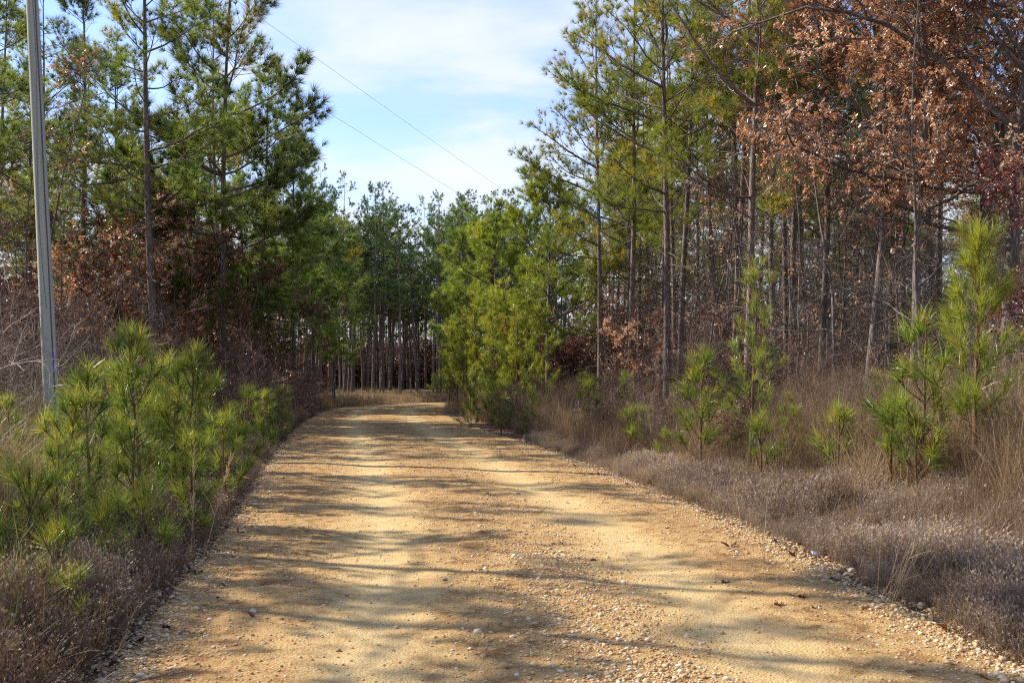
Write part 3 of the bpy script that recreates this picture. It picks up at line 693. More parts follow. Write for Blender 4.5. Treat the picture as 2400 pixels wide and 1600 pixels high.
SHADE += [(-10.5, 11.7, .3, .12), (-16.5, 17.6, 3.0, .9), (-9.6, 9.6, 4.0, .3), (-11.5, 18.6, .9, .8), (-9.0, 7.0, 2.9, .2)]
for x, y, r, q in SHADE:
    place('pine_tree', TALL[int(q * 4)], x, y, r, .66 + .2 * (q * 5 % 1), 'tall pine out of view beyond the left edge, shading the road', 'tree', 'pines shading the road from the left')
for x, y, r, q in scatter(115, (4, 28), (19, 54), lambda x, y, d, s: d > 5.5 and s > 0 and 1420 < pxof(x, y) < 2430, 25, .8):
    place('bare_sapling', THIN[int(q * 3)], x, y, r, .75 + .4 * (q * 5 % 1), 'thin grey leafless sapling between the trunks of the right wood', 'tree', 'leafless saplings of the right wood')
for x, y, r, q in scatter(14, (-22, -9), (23, 46), lambda x, y, d, s: d > 2.5 and s < 0 and -20 < pxof(x, y) < 600, 26, 1.2):
    place('bare_sapling', THIN[int(q * 3)], x, y, r, .6 + .35 * (q * 5 % 1), 'thin leafless sapling among the brown scrub of the left wood', 'tree', 'leafless saplings of the left wood')
for x, y, r, q in scatter(46, (3.5, 22), (15, 44), lambda x, y, d, s: d > 4.5 and s > 0 and 1290 < pxof(x, y) < 2440, 27, .9):
    pr = (BRUSH + BRUSHL)[int(q * 5)]
    place('bare_shrub', pr, x, y, r, .8 + .4 * (q * 5 % 1), 'tangled grey brown bare shrub at the foot of the right wood', 'shrub', 'bare shrubs under the right wood')
for x, y, r, q in scatter(78, (-5, 12), (13, 44), lambda x, y, d, s: .5 < d < 7 and s > 0 and d > (22 - y) * .5, 41, .75):
    pr = (BRUSH + BRUSHL)[int(q * 5)]
    place('roadside_shrub', pr, x, y, r, .36 + .36 * (q * 5 % 1), 'low twiggy brown shrub in the tall dry grass at the right road edge', 'shrub', 'low shrubs along the right road edge')
for x, y, r, q in scatter(24, (-3, 10), (12, 36), lambda x, y, d, s: 1.0 < d < 5.5 and s > 0 and d > (20 - y) * .45, 42, 1.3):
    place('pine_seedling', YOUNG[int(q * 4)], x, y, r, .55 + .5 * (q * 5 % 1), 'little green pine seedling half hidden in the brown grass below the right wood', 'young tree', 'pine seedlings in the brown grass')
for x, y, r, q in scatter(44, (-24, -7), (20, 46), lambda x, y, d, s: d > 2.2 and s < 0 and -60 < pxof(x, y) < 640 and not (y < 22.5 and 60 < pxof(x, y) < 190), 28, .9):
    pr = (BRUSH[:2] + BRUSHL)[int(q * 4)]
    place('bare_shrub', pr, x, y, r, .85 + .4 * (q * 5 % 1), 'tangled dark brown shrub at the foot of the left wood', 'shrub', 'bare shrubs under the left wood')
for x, y, r, q in scatter(16, (-14, -7), (24, 56), lambda x, y, d, s: .7 < d < 3.2 and s < 0 and pxof(x, y) < 735, 29, 1.1):
    place('bramble_bush', BRAMBLE[int(q * 2)], x, y, r, .9 + .4 * (q * 5 % 1), 'arching twiggy bramble at the left road edge under the bushy pines', 'shrub', 'brambles along the left road edge')
for x, y, r, q in scatter(9, (-14, -6.5), (14, 25), lambda x, y, d, s: d > 3.0 and s < 0 and -80 < pxof(x, y) < 260 and (y > 22 or pxof(x, y) < 20), 30, .9):
    place('arching_shrub', ARCH[int(q * 2)], x, y, r, .8 + .35 * (q * 5 % 1), 'pale arching leafless shrub around the foot of the utility pole', 'shrub', 'pale arching shrubs by the pole')

# young pines by the roadside
for px, Yd, k, sc, rot, lab in [
    (322, 11.0, 0, 1.10, .2, 'tallest young pine of the left cluster, in front of the thick pine trunk'),
    (216, 10.2, 1, 1.02, 1.2, 'sunlit young pine with a broad bright top, left of the tallest in the cluster'),
    (178, 9.3, 1, .88, 2.4, 'upright young pine with a straight dark stem below the sunlit bright top'),
    (442, 13.2, 0, 1.02, 3.3, 'young pine with a narrow pointed top at the right of the tallest'),
    (388, 13.8, 1, 1.08, 4.3, 'young pine squeezed behind the tallest and the narrow pointed one'),
    (505, 14.8, 2, 1.10, 5.2, 'dark bushy young pine towards the right of the left cluster'),
    (572, 17.0, 2, .98, .9, 'last young pine of the left cluster, nearest the road'),
    (300, 9.0, 2, .82, 2.9, 'low spreading young pine below the tallest one'),
    (410, 10.8, 2, .95, 3.9, 'spreading young pine in the middle of the left cluster beside straw stalks'),
    (60, 7.6, 3, 1.22, .5, 'little young pine with an upright tuft at the far left of the verge'),
    (122, 8.4, 2, .72, 1.9, 'small young pine with a thin dark stem under the utility pole'),
    (125, 6.6, 3, .85, 2.2, 'low green pine seedling near the left picture edge'),
    (165, 5.9, 3, .62, 3.1, 'lowest pine seedling among the dead weeds at bottom left'),
    (24, 13.0, 2, .7, 4.4, 'faint young pine in front of the pale shrubs left of the pole'),
    (618, 20.5, 2, .92, .7, 'young pine tapering the left green bank towards the distance'),
    (655, 25, 2, .95, 2.7, 'farthest small young pine of the left green bank'),
    (345, 15.2, 1, 1.0, 3.0, 'young pine at the back of the left bank, behind the tallest one'),
    (262, 13.4, 2, 1.1, 4.0, 'bushy young pine behind the sunlit one with the broad bright top'),
    (532, 12.2, 2, .80, 5.0, 'low young pine behind the slanting plumed stalk'),
    (455, 9.6, 2, .72, .2, 'low bushy young pine beside the pale plumed stalk'),
    (245, 7.4, 3, .95, 2.5, 'short pine seedling in the weeds in front of the left bank'),
    (340, 8.0, 3, 1.0, 3.5, 'short pine seedling at the weedy front right of the left bank'),
    (465, 17.5, 1, .95, 1.4, 'young pine standing behind the dark bushy one in the left cluster')]:
    x, y = at_px(px, Yd); place('young_pine', YOUNG[k], x, y, rot, sc, lab, 'young tree', 'young pines on the left verge')
for px, Yd, pr, sc, rot, lab in [
    (2280, 11.6, YOUNGT[0], .88, .4, 'tall bright young pine with long drooping needles before the oak on the right'),
    (2150, 12.2, YOUNG[2], 1.42, 2.0, 'bright bushy young pine leaning left beside the tall long needled one'),
    (1757, 16.5, YOUNGT[1], .98, 1.0, 'open branched young pine with dark whorls before the stout pine'),
    (1640, 17.5, YOUNG[1], 1.2, 3.0, 'green young pine left of the open branched one on the right verge'),
    (1790, 14.6, YOUNG[3], 1.35, 4.0, 'small bright pine seedling in the dry grass below the open branched young pine'),
    (1862, 15.2, YOUNG[2], .72, 5.0, 'small pine seedling to the right of the bright seedling in dry grass'),
    (1958, 14.0, YOUNG[3], 1.4, .8, 'pine seedling midway between the two taller young pines on the right'),
    (2085, 12.6, YOUNG[3], 1.5, 1.8, 'pine seedling at the foot of the bright bushy young pine'),
    (2150, 11.8, YOUNG[3], 1.2, 2.7, 'low pine seedling in front of the seedlings on the right verge'),
    (2335, 11.9, YOUNG[3], 1.25, 3.6, 'pine seedling low at the right edge below the tall long needled young pine'),
    (1385, 24, YOUNG[2], 1.05, 4.4, 'dark young pine in brown grass left of the foremost right trunk'),
    (1175, 29, YOUNG[2], 1.05, 5.5, 'dark green young pine at the road edge below the lit clump'),
    (1105, 33, YOUNG[1], .9, .3, 'small green young pine at the road edge, left of the dark green one'),
    (1245, 28, YOUNG[2], .85, 1.3, 'small young pine in brown grass right of the dark green one'),
    (1475, 20, YOUNG[3], 1.3, 2.3, 'green seedling in tall brown grass before the paired pines')]:
    x, y = at_px(px, Yd); place('young_pine', pr, x, y, rot, sc, lab, 'young tree', 'young pines on the right verge')

# ------------------------------------------------------------------ utility pole and wires
bx, by = at_px(124, 21); bz = float(ground_z(np.array([bx]), np.array([by]))[0])
pole = bpy.data.objects.new('utility_pole', None); COL.objects.link(pole); pole.location = (bx, by, bz)
pole.rotation_euler = (0, math.radians(-2.75), 0)
pole['label'] = 'weathered grey green wooden utility pole leaning slightly left'; pole['category'] = 'utility pole'
PH = 12.2
rng = np.random.default_rng(5); g = Geo(); zs = np.linspace(-.6, PH, 40)
P = np.stack([np.zeros(40), np.zeros(40), zs], 1)[None]; tubes(g, P, np.interp(zs, [-.6, 0, PH], [.158, .155, .108])[None], 28)
n0 = g.n; g.add([[0, 0, PH + .015]]); top = np.arange(28) + n0 - 28
g.t.append(np.stack([top, np.roll(top, -1), np.full(28, n0)], -1).astype(np.int32))
add_obj('shaft', g.mesh('shaft', M['pole_wood'], True), pole)
def on_pole(z, az, off=0.0):
    r_ = np.interp(z, [0, PH], [.155, .108]) + off
    return np.stack([np.cos(az) * r_, np.sin(az) * r_, z], -1)
z_ = np.linspace(.1, PH - .5, 60); az_ = math.radians(-38) + .02 * np.sin(z_ * 2.1)
g = Geo(); tubes(g, on_pole(z_, az_, .008)[None], np.full((1, 60), .011), 6); add_obj('ground_wire', g.mesh('ground_wire', M['dark_metal'], True), pole)
z_ = np.linspace(2.6, PH - .3, 50); az_ = math.radians(-75) + .35 * np.sin(z_ * .9 + .5)
g = Geo(); tubes(g, on_pole(z_, az_, .004)[None], np.full((1, 50), .0035), 5); add_obj('crack', g.mesh('crack', M['dark_metal'], True), pole)
g = Geo(); zz2 = np.linspace(1.30, 1.75, 8); aa = np.radians(np.linspace(-52, -8, 9)); A_, Z_ = np.meshgrid(aa, zz2)
Vp = on_pole(Z_, A_, .003); grid_mesh(g, Vp[..., 0], Vp[..., 1], Vp[..., 2], np.zeros(A_.size)); add_obj('paint_patch', g.mesh('paint_patch', M['violet_paint'], True), pole)
def lathe(g, prof, c, ax='z', seg=14):
    th = np.arange(seg) / seg * 2 * PI; pr = np.array(prof)
    V = np.stack([pr[:, None, 0] * np.cos(th), pr[:, None, 0] * np.sin(th), np.broadcast_to(pr[:, None, 1], (len(pr), seg))], -1)
    if ax == 'x': V = V[..., [2, 1, 0]]
    i = np.arange(len(pr) * seg).reshape(len(pr), seg)
    q = np.stack([i[:-1], np.roll(i[:-1], -1, 1), np.roll(i[1:], -1, 1), i[1:]], -1).reshape(-1, 4)
    g.add(V.reshape(-1, 3) + np.array(c), q=q)
INS = [(0, .03), (.035, .03), (.05, .06), (.075, .055), (.09, .035), (.11, .05), (.135, .045), (.15, .02), (.16, .0)]
for zc, xo in ((PH, 0.0), (PH - 1.6, .15)):
    g = Geo()
    if xo:
        lathe(g, [(r_, h_) for h_, r_ in INS], (.10, 0, zc), 'x')
    else: lathe(g, [(r_, h_) for h_, r_ in INS], (0, 0, zc + .01))
    add_obj('insulator', g.mesh('insulator', M['porcelain'], True), pole)
bpy.context.view_layer.update()
MW = pole.matrix_world
for i, (zc, xo, lab, yf, xf, hf) in enumerate(((PH + .14, 0, 'upper thin power wire crossing the sky from top left to the right wood', 100.0, 12.0, 12.3),
                                           (PH - 1.6, .25, 'lower thin power wire slanting behind the left pines across the white cloud', 100.0, 11.6, 10.6))):
    a = np.array(MW @ Vector((xo, 0, zc))); b_ = np.array([xf, yf, hf]); s = np.linspace(0, 1, 60)[:, None]
    W = a * (1 - s) + b_ * s; W[:, 2] -= (1.1 * 4 * s * (1 - s))[:, 0] * .35
    g = Geo(); tubes(g, W[None], np.full((1, 60), .0048), 6)
    add_obj('power_wire', g.mesh('power_wire', M['wire'], True), label=lab, category='wire')

# pale dead cane arching in front of the pole
rng = np.random.default_rng(8); s = np.linspace(0, 1, 26)
cx = np.array([-6.75, -5.9, -5.35, -5.12, -5.08]); cz = np.array([1.25, 1.72, 1.79, 1.60, 1.38])
g = Geo(); base = np.array([-7.6, 11.6, .35])
px_ = np.interp(s, [0, .2, .55, .78, .92, 1], [-7.6, -6.6, -5.75, -5.25, -5.10, -5.12]); pz_ = np.interp(s, [0, .2, .55, .78, .92, 1], [.35, 1.30, 1.76, 1.83, 1.66, 1.42])
for _ in range(3):
    px_[1:-1] = (px_[:-2] + 2 * px_[1:-1] + px_[2:]) / 4; pz_[1:-1] = (pz_[:-2] + 2 * pz_[1:-1] + pz_[2:]) / 4
Pc = np.stack([px_, 11.6 - s * .6, pz_], 1)[None]; tubes(g, Pc, np.linspace(.010, .004, 26)[None], 6)
ii, u, p_, t_ = spawn(Pc, 5, .15, .7, rng); tubes(g, grow(p_, around(t_, .5, rng), .3 + .4 * rng.random(5), 6, -.3, .08, rng), np.linspace(.005, .002, 6)[None].repeat(5, 0), 4)
add_obj('dead_cane', g.mesh('dead_cane', M['pale_twig'], True), label='pale dead cane arching over before the foot of the utility pole', category='cane')

# ------------------------------------------------------------------ grass, weeds, litter, gravel (nobody could count these)
def blades(seed, n, H, w, lean=.35, droop=.6, k=5, base=.05):
    rng = np.random.default_rng(seed); g = Geo()
    az = rng.random(n) * 6.28; D = np.stack([np.cos(az) * lean * rng.random(n), np.sin(az) * lean * rng.random(n), np.ones(n)], 1)
    S = np.stack([rng.normal(size=n) * base, rng.normal(size=n) * base, np.full(n, -.03)], 1)
    P = grow(S, D, H * (.45 + .65 * rng.random(n)), k, 0, .10, rng, droop=droop)
    for i in range(1, k): P[:, i, :2] += (D[:, :2] * droop * H * .25) * (i / (k - 1)) ** 2
    ribbons(g, P, w * np.linspace(1, .25, k)[None].repeat(n, 0), rng, c=rng.random(n) * .5)
    return g.arrays()
def weeds(seed, n, H, w, seeds=True):
    rng = np.random.default_rng(seed); g = Geo()
    az = rng.random(n) * 6.28; D = np.stack([np.cos(az) * .4 * rng.random(n), np.sin(az) * .4 * rng.random(n), np.ones(n)], 1)
    S = np.stack([rng.normal(size=n) * .04, rng.normal(size=n) * .04, np.full(n, -.03)], 1)
    A = grow(S, D, H * (.5 + .6 * rng.random(n)), 5, .1, .12, rng)
    ribbons(g, A, w * np.linspace(1, .6, 5)[None].repeat(n, 0), rng, c=rng.random(n) * .4)
    i, u, p, t = spawn(A, 6, .25, 1, rng); B = grow(p, around(t, .7, rng), H * (.14 + .2 * rng.random(len(u))), 3, .25, .15, rng)
    c = rng.random(len(B)) * .5
    ribbons(g, B, w * .75 * np.linspace(1, .7, 3)[None].repeat(len(B), 0), rng, c=c)
    if seeds:
        E = B[:, -1]; dd = nrm(B[:, -1] - B[:, -2]) * (w * 3.5)
        Q = np.stack([E, E + dd], 1); ribbons(g, Q, np.full((len(E), 2), w * 2.2), rng, c=c + .3)
    return g.arrays()
def expand(protos, pts, rot, sc, rng, tint=None, tilt=.12):
    g = Geo(); pi = rng.integers(0, len(protos), len(pts)); tint = np.zeros(len(pts)) if tint is None else tint
    for j, (v, t, q, c) in enumerate(protos):
        m_ = pi == j
        if not m_.any(): continue
        p, r, s = pts[m_], rot[m_], sc[m_]; n = len(p)
        tx, ty = rng.normal(size=(2, n)) * tilt
        ca, sa = np.cos(r), np.sin(r)
        V = v[None] * s[:, None, None]
        X_ = V[..., 0] * ca[:, None] - V[..., 1] * sa[:, None] + V[..., 2] * tx[:, None]
        Y_ = V[..., 0] * sa[:, None] + V[..., 1] * ca[:, None] + V[..., 2] * ty[:, None]
        W = np.stack([X_, Y_, V[..., 2]], -1) + p[:, None]
        off = (np.arange(n) * len(v))[:, None, None]
        g.add(W.reshape(-1, 3), t=(t[None] + off).reshape(-1, 3) if len(t) else None, q=(q[None] + off).reshape(-1, 4) if len(q) else None,
              c=np.clip(c[None] + tint[m_][:, None], 0, 1).reshape(-1))
    return g
def field(n, yr, dr, side, rng, dens=None, xr=(-30, 30)):
    """n random ground points with distance-to-road in dr on the given side"""
    out = []; got = 0
    for _ in range(60):
        y = yr[0] + (yr[1] - yr[0]) * rng.random(n) ** 1.7
        if xr is None: pass
        cxy = np.interp(y, CLY[:330], CLX[:330]); d = dr[0] + (dr[1] - dr[0]) * rng.random(n)
        x = cxy + side * (halfw(y) + d * 1.01)
        ok = (np.abs(pxof_v(x, y) - 1200) < 1330)
        if dens is not None: ok &= rng.random(n) < dens(x, y, d)
        out.append(np.stack([x, y], 1)[ok]); got += ok.sum()
        if got >= n: break
    p = np.concatenate(out)[:n]; dd, ss = road_dist(p[:, 0], p[:, 1])
    kk = (dd > -.12); p = p[kk]; dd = dd[kk]
    return np.column_stack([p, np.where(dd > 0, ground_z(p[:, 0], p[:, 1], dd), .0) - .01]), dd
def pxof_v(x, y): return 1200 + F * x / np.maximum(y, .1)

rng = np.random.default_rng(77)
def patch(name, mat, protos, n, yr, dr, side, label, hs=(.7, 1.3), dens=None, tintf=None, tilt=.12, far=14.0):
    p, d = field(n, yr, dr, side, rng, dens)
    k_ = d > fbm(p[:, 0] * 2.2, p[:, 1] * 2.2, 3, 14) * .45 - .10; p, d = p[k_], d[k_]
    s = hs[0] + (hs[1] - hs[0]) * rng.random(len(p)); s = s * np.clip(1 + 1.1 * fbm(p[:, 0] * .8, p[:, 1] * .8, 3, 31), .45, 1.35) * np.interp(d, [-.1, .35], [.55, 1])
    t = fbm(p[:, 0] * .9, p[:, 1] * .9, 3, 8) * .8 if tintf is None else tintf(p, d)
    gg = expand(protos, p, rng.random(len(p)) * 6.28, s, rng, t + rng.normal(size=len(p)) * .16, tilt)
    return add_obj(name, gg.mesh(name, M[mat]), kind='stuff', label=label)

WD = [weeds(i, 5, .25, .0036) for i in range(4)]
WDT = [weeds(20 + i, 6, .42, .0042) for i in range(4)]
BLS = [blades(i, 12, .45, .0055, .5, .9) for i in range(4)]
BLT = [blades(10 + i, 16, 1.05, .0075, .4, 1.1, 6) for i in range(4)]
BLF = [blades(30 + i, 14, .8, .014, .4, .6, 4) for i in range(3)]
BLD = [blades(40 + i, 9, .16, .006, 1.2, 1.2, 4, .08) for i in range(3)]
nz = lambda x, y, s: fbm(x * .7, y * .7, 3, s)
patch('dead_weeds', 'weed', WD, 13500, (4.2, 26), (.0, 3.4), 1, 'low purple grey dead weeds covering the right verge', (.6, 1.25), lambda x, y, d: np.clip(1.1 - d / 2.7 + nz(x * 1.6, y * 1.6, 3) * 1.8, .04, 1))
patch('tall_dry_grass', 'tan_grass', BLT, 15000, (7.5, 48), (.5, 7.5), 1, 'tall rusty brown dry grass below the right wood', (.55, 1.1),
      lambda x, y, d: np.clip((d - np.interp(y, [7.5, 10, 15, 20, 30], [2.9, 2.3, 1.3, .4, .1])) * .9 + nz(x, y, 6) * .8, 0, 1))
patch('mixed_grass', 'mixed_grass', BLS, 6000, (6.5, 30), (2.6, 8.5), 1, 'green and straw coloured grass round the right seedlings', (.7, 1.4), lambda x, y, d: np.clip((d - 2.8) * .6 + nz(x, y, 7), 0, 1))
patch('brown_weeds', 'brown_weed', WDT, 7000, (3.8, 46), (.0, 2.0), -1, 'brown dead weeds along the left road edge', (.55, 1.05), lambda x, y, d: np.clip(1.1 - d / 1.4 + nz(x, y, 4) * .6, .05, 1))
patch('verge_grass', 'mixed_grass', BLS, 14000, (3.8, 42), (.35, 6.5), -1, 'green and straw coloured grass among the left young pines', (.8, 1.5), lambda x, y, d: np.clip((d - .4) * 1.1 + nz(x * 1.5, y * 1.5, 5) * 1.2, 0, 1))
patch('tan_grass', 'tan_grass', BLT, 2200, (4.5, 40), (1.0, 7), -1, 'tan dry grass standing between the left young pines', (.5, .95), lambda x, y, d: np.clip(.45 + nz(x, y, 11) * 1.2, 0, 1))
patch('matted_grass', 'tan_grass', BLS, 5000, (4.5, 24), (.05, 3.2), 1, 'matted straw grass among the dead weeds of the right verge', (.45, .95), lambda x, y, d: np.clip(.3 + nz(x * 1.4, y * 1.4, 15) * 2.2, 0, 1), tilt=.45)
patch('creeping_grass', 'tan_grass', BLD, 2600, (4.5, 24), (-.1, .5), 1, 'withered creeping grass on the gravelly right road edge', (.6, 1.4), lambda x, y, d: np.clip(.4 + nz(x, y, 12) * 1.4, 0, 1), tilt=.3)
# bright tan grass at the bend
pts = []
for _ in range(6000):
    pass
xs = rng.uniform(-18, 12, 9000); ys = rng.uniform(48, 84, 9000); dd, ss = road_dist(xs, ys)
ok = (dd > .1) & (dd < 3.6) & ((ss < 0) | (ys < 58)); p = np.column_stack([xs, ys, ground_z(xs, ys, dd) - .02])[ok][:1500]
gg = expand(BLF, p, rng.random(len(p)) * 6.28, .45 + .75 * rng.random(len(p)), rng, .25 + fbm(p[:, 0] * .4, p[:, 1] * .4, 2, 3) * .4)
add_obj('bend_grass', gg.mesh('bend_grass', M['tan_grass']), kind='stuff', label='bright tan dry grass where the road bends out of sight')
# undergrowth further inside both woods
xs = rng.uniform(-40, 40, 16000); ys = rng.uniform(16, 80, 16000); dd, ss = road_dist(xs, ys)
ok = (dd > 4) & (np.abs(pxof_v(xs, ys) - 1200) < 1350) & (rng.random(16000) < np.clip(1.2 - ys / 80, .2, 1)); p = np.column_stack([xs, ys, ground_z(xs, ys, dd) - .02])[ok]
gg = expand(BLF, p, rng.random(len(p)) * 6.28, .4 + .7 * rng.random(len(p)), rng, fbm(p[:, 0] * .4, p[:, 1] * .4, 2, 3) * .5)
add_obj('wood_undergrowth', gg.mesh('wood_undergrowth', M['mixed_grass']), kind='stuff', label='sparse dry undergrowth on the floor of the woods')
# the understory and the far wood, each read as one mass
def brush_arrays(seed, H, leafn, w=.02):
    rng = np.random.default_rng(seed); g = Geo(); n = 7
    D = np.stack([rng.normal(size=n) * .3, rng.normal(size=n) * .3, np.ones(n)], 1)
    A = grow(np.stack([rng.normal(size=n) * .3, rng.normal(size=n) * .3, np.full(n, -.1)], 1), D, H * (.6 + .5 * rng.random(n)), 8, .2, .12, rng)
    ribbons(g, A, w * 1.6 * np.linspace(1, .4, 8)[None].repeat(n, 0), rng, c=.1 + .3 * rng.random(n))
    i, u, p, t = spawn(A, 12, .1, 1, rng); B = grow(p, around(t, .8, rng), H * .25 * (.4 + rng.random(len(u))), 5, .2, .2, rng)
    ribbons(g, B, w * np.linspace(1, .5, 5)[None].repeat(len(B), 0), rng, c=.1 + .4 * rng.random(len(B)))
    i, u, p, t = spawn(B, leafn, .1, 1, rng); leaves(g, p, around(t, .9, rng), .16, rng, np.clip(rng.normal(.45, .25, len(p)), 0, .97))
    return g.arrays()
UB = [brush_arrays(i, 4.6, 9) for i in range(4)]
xs = rng.uniform(-60, 70, 7000); ys = rng.uniform(44, 112, 7000); dd, ss = road_dist(xs, ys)
ok = (dd > 4) & (np.abs(pxof_v(xs, ys) - 1200) < 1350) & ((pxof_v(xs, ys) < 640) | (pxof_v(xs, ys) > 1300) ); p = np.column_stack([xs, ys, ground_z(xs, ys, dd) - .02])[ok][:1500]
xs = rng.uniform(-45, 20, 1800); ys = rng.uniform(102, 135, 1800); dd, ss = road_dist(xs, ys)
ok = (dd > 6) & (pxof_v(xs, ys) > 520) & (pxof_v(xs, ys) < 1350); p = np.concatenate([p, np.column_stack([xs, ys, ground_z(xs, ys, dd)])[ok][:900]])
gg = expand(UB, p, rng.random(len(p)) * 6.28, .7 + .6 * rng.random(len(p)), rng, rng.normal(size=len(p)) * .12)
add_obj('woods_understory', gg.mesh('woods_understory', M['dead_leaf']), kind='stuff', label='brown twiggy understory closing the view between the trunks')
def far_tree(seed):
    (_, a), (_, b_) = pine(seed, 15, .36, 2.3, .11, per_m=3.6, need_w=.07, n_need=7, spacing=.34, need_len=.30, dead=4, bare=.05, mat='needle_far', sec=2.6)
    res = []
    for me in (a, b_):
        v = np.empty(len(me.vertices) * 3, np.float32); me.vertices.foreach_get('co', v)
        li = np.empty(len(me.loops), np.int32); me.loops.foreach_get('vertex_index', li); c = np.empty(len(me.vertices), np.float32); me.attributes['tint'].data.foreach_get('value', c)
        tri = len(me.polygons) * 3 == len(me.loops)
        res.append((v.reshape(-1, 3).astype(float), li.reshape(-1, 3) if tri else np.zeros((0, 3), int), np.zeros((0, 4), int) if tri else li.reshape(-1, 4), c))
        bpy.data.meshes.remove(me)
    return res
FT = [far_tree(800 + i) for i in range(3)]
xs = rng.uniform(-85, 95, 4000); ys = rng.uniform(96, 150, 4000); dd, ss = road_dist(xs, ys); px_ = pxof_v(xs, ys)
ok = (dd > 7) & (np.abs(px_ - 1200) < 1300); p = np.column_stack([xs, ys, ground_z(xs, ys, dd)])[ok][:420]
rot_ = rng.random(len(p)) * 6.28; sc_ = .75 + .35 * rng.random(len(p)); st_ = np.random.default_rng(6)
e_ = bpy.data.objects.new('far_woods', None); COL.objects.link(e_); e_['kind'] = 'stuff'; e_['label'] = 'far pine woods reading as one dark green mass'
for pn, k_, mt in (('trunk', 0, 'bark'), ('crown', 1, 'needle_far')):
    gg = expand([f[k_] for f in FT], p, rot_, sc_, np.random.default_rng(6), None, .02); add_obj(pn, gg.mesh(pn, M[mt]), e_)
# leaf litter
n = 30000; xs = rng.uniform(-22, 22, n); ys = 4 + 46 * rng.random(n) ** 1.4; dd, ss = road_dist(xs, ys)
ok = (dd > -2.6) & (rng.random(n) < np.where(dd < 0, np.where(dd < -.5, .02, .22), np.clip(.9 - dd * .05, .3, 1))) & (np.abs(pxof_v(xs, ys) - 1200) < 1300)
xs, ys, dd = xs[ok], ys[ok], dd[ok]; z = np.where(dd > 0, ground_z(xs, ys, dd), road_z(xs, ys)[0] * np.clip(-dd / .3, 0, 1)) + .012 + (dd > .1) * (rng.random(len(dd)) < .3) * rng.random(len(dd)) * .22
g = Geo(); ax = rng.normal(size=(len(xs), 3)); ax[:, 2] *= .25; leaves(g, np.column_stack([xs, ys, z]), nrm(ax), .075, rng)
add_obj('leaf_litter', g.mesh('leaf_litter', M['dead_leaf']), kind='stuff', label='fallen brown leaves littering the road edges and woods')

# gravel
def ico():
    f = (1 + 5 ** .5) / 2
    v = np.array([(-1, f, 0), (1, f, 0), (-1, -f, 0), (1, -f, 0), (0, -1, f), (0, 1, f), (0, -1, -f), (0, 1, -f), (f, 0, -1), (f, 0, 1), (-f, 0, -1), (-f, 0, 1)], float)
    t = np.array([(0, 11, 5), (0, 5, 1), (0, 1, 7), (0, 7, 10), (0, 10, 11), (1, 5, 9), (5, 11, 4), (11, 10, 2), (10, 7, 6), (7, 1, 8), (3, 9, 4), (3, 4, 2), (3, 2, 6), (3, 6, 8), (3, 8, 9), (4, 9, 5), (2, 4, 11), (6, 2, 10), (8, 6, 7), (9, 8, 1)])
    return nrm(v), t
def subdiv(v, t):
    e = {}; v = list(map(tuple, v)); nt_ = []
    def mid(a, b):
        k_ = (min(a, b), max(a, b))
        if k_ not in e:
            m_ = np.array(v[a]) + np.array(v[b]); v.append(tuple(m_ / np.linalg.norm(m_))); e[k_] = len(v) - 1
        return e[k_]
    for a, b, c in t:
        x, y, z = mid(a, b), mid(b, c), mid(c, a); nt_ += [(a, x, z), (b, y, x), (c, z, y), (x, y, z)]
    return np.array(v), np.array(nt_)
IV, IT = ico(); IV2, IT2 = subdiv(IV, IT); IV3, IT3 = subdiv(IV2, IT2)
def pebble(seed, V, rough=.18):
    r_ = np.random.default_rng(seed); w = V.copy()
    for _ in range(5):
        d = nrm(r_.normal(size=3)); h = .55 + .3 * r_.random(); s_ = w @ d; w = w - np.maximum(s_ - h, 0)[:, None] * d
    w = w * (1 + r_.normal(size=(len(w), 1)) * rough * .35) * np.array([1, .75 + .2 * r_.random(), .5 + .2 * r_.random()])
    return w
PB = [(pebble(i, IV2, .1), IT2, np.zeros((0, 4), int), np.zeros(len(IV2))) for i in range(5)]
PBS = [(pebble(i, IV, .2), IT, np.zeros((0, 4), int), np.zeros(len(IV))) for i in range(5)]
def gravel(n, yr, seed, big):
    r_ = np.random.default_rng(seed); y = yr[0] + (yr[1] - yr[0]) * r_.random(n) ** 1.8; hwv = halfw(y)
    u = r_.uniform(-1.03, 1.03, n) * hwv
    x = x0 = np.interp(y, CLY[:330], CLX[:330]) + u
    trk = np.exp(-((np.abs(u - .05) - 1.15) / .40) ** 2)
    ridge = np.exp(-((u - .28 - .22 * vnoise(y * .5, y * 0)) / .48) ** 2) * np.interp(y, [4, 8, 10, 15], [1, 1, .7, .12]) * np.clip(.75 + 1.2 * vnoise(x0 * 1.1, y * .8, 4), .1, 1); edge_ = np.exp(-((np.abs(u) - hwv + .12) / .28) ** 2)
    pr = np.clip((.16 + .85 * ridge + .8 * edge_ + .25 * nz(x * 2, y, 21)) * (1 - .8 * trk), .02, 1) if not big else np.clip((.010 + .55 * ridge + .9 * edge_) * (1 - .9 * trk), 0.004, 1)
    ok = r_.random(n) < pr; x, y = x[ok], y[ok]; z, _, _ = road_z(x, y); d, s = road_dist(x, y)
    z = np.where(d > -.12, np.maximum(ground_z(x, y, d), -.02), z)
    return x, y, z, r_
x, y, z, r_ = gravel(110000, (4.5, 26), 1, False); s = (.004 + .010 * r_.random(len(x)) ** 2.2) * np.interp(y, [5, 24], [1, 1.7])
gg = expand(PBS, np.column_stack([x, y, z + s * .2]), r_.random(len(x)) * 6.28, s, r_, r_.random(len(x)), .2)
add_obj('gravel', gg.mesh('gravel', M['stone'], True), kind='stuff', label='loose yellow gravel strewn over the dirt road')
x, y, z, r_ = gravel(60000, (4.5, 22), 2, True); s = .007 + .017 * r_.random(len(x)) ** 2.8
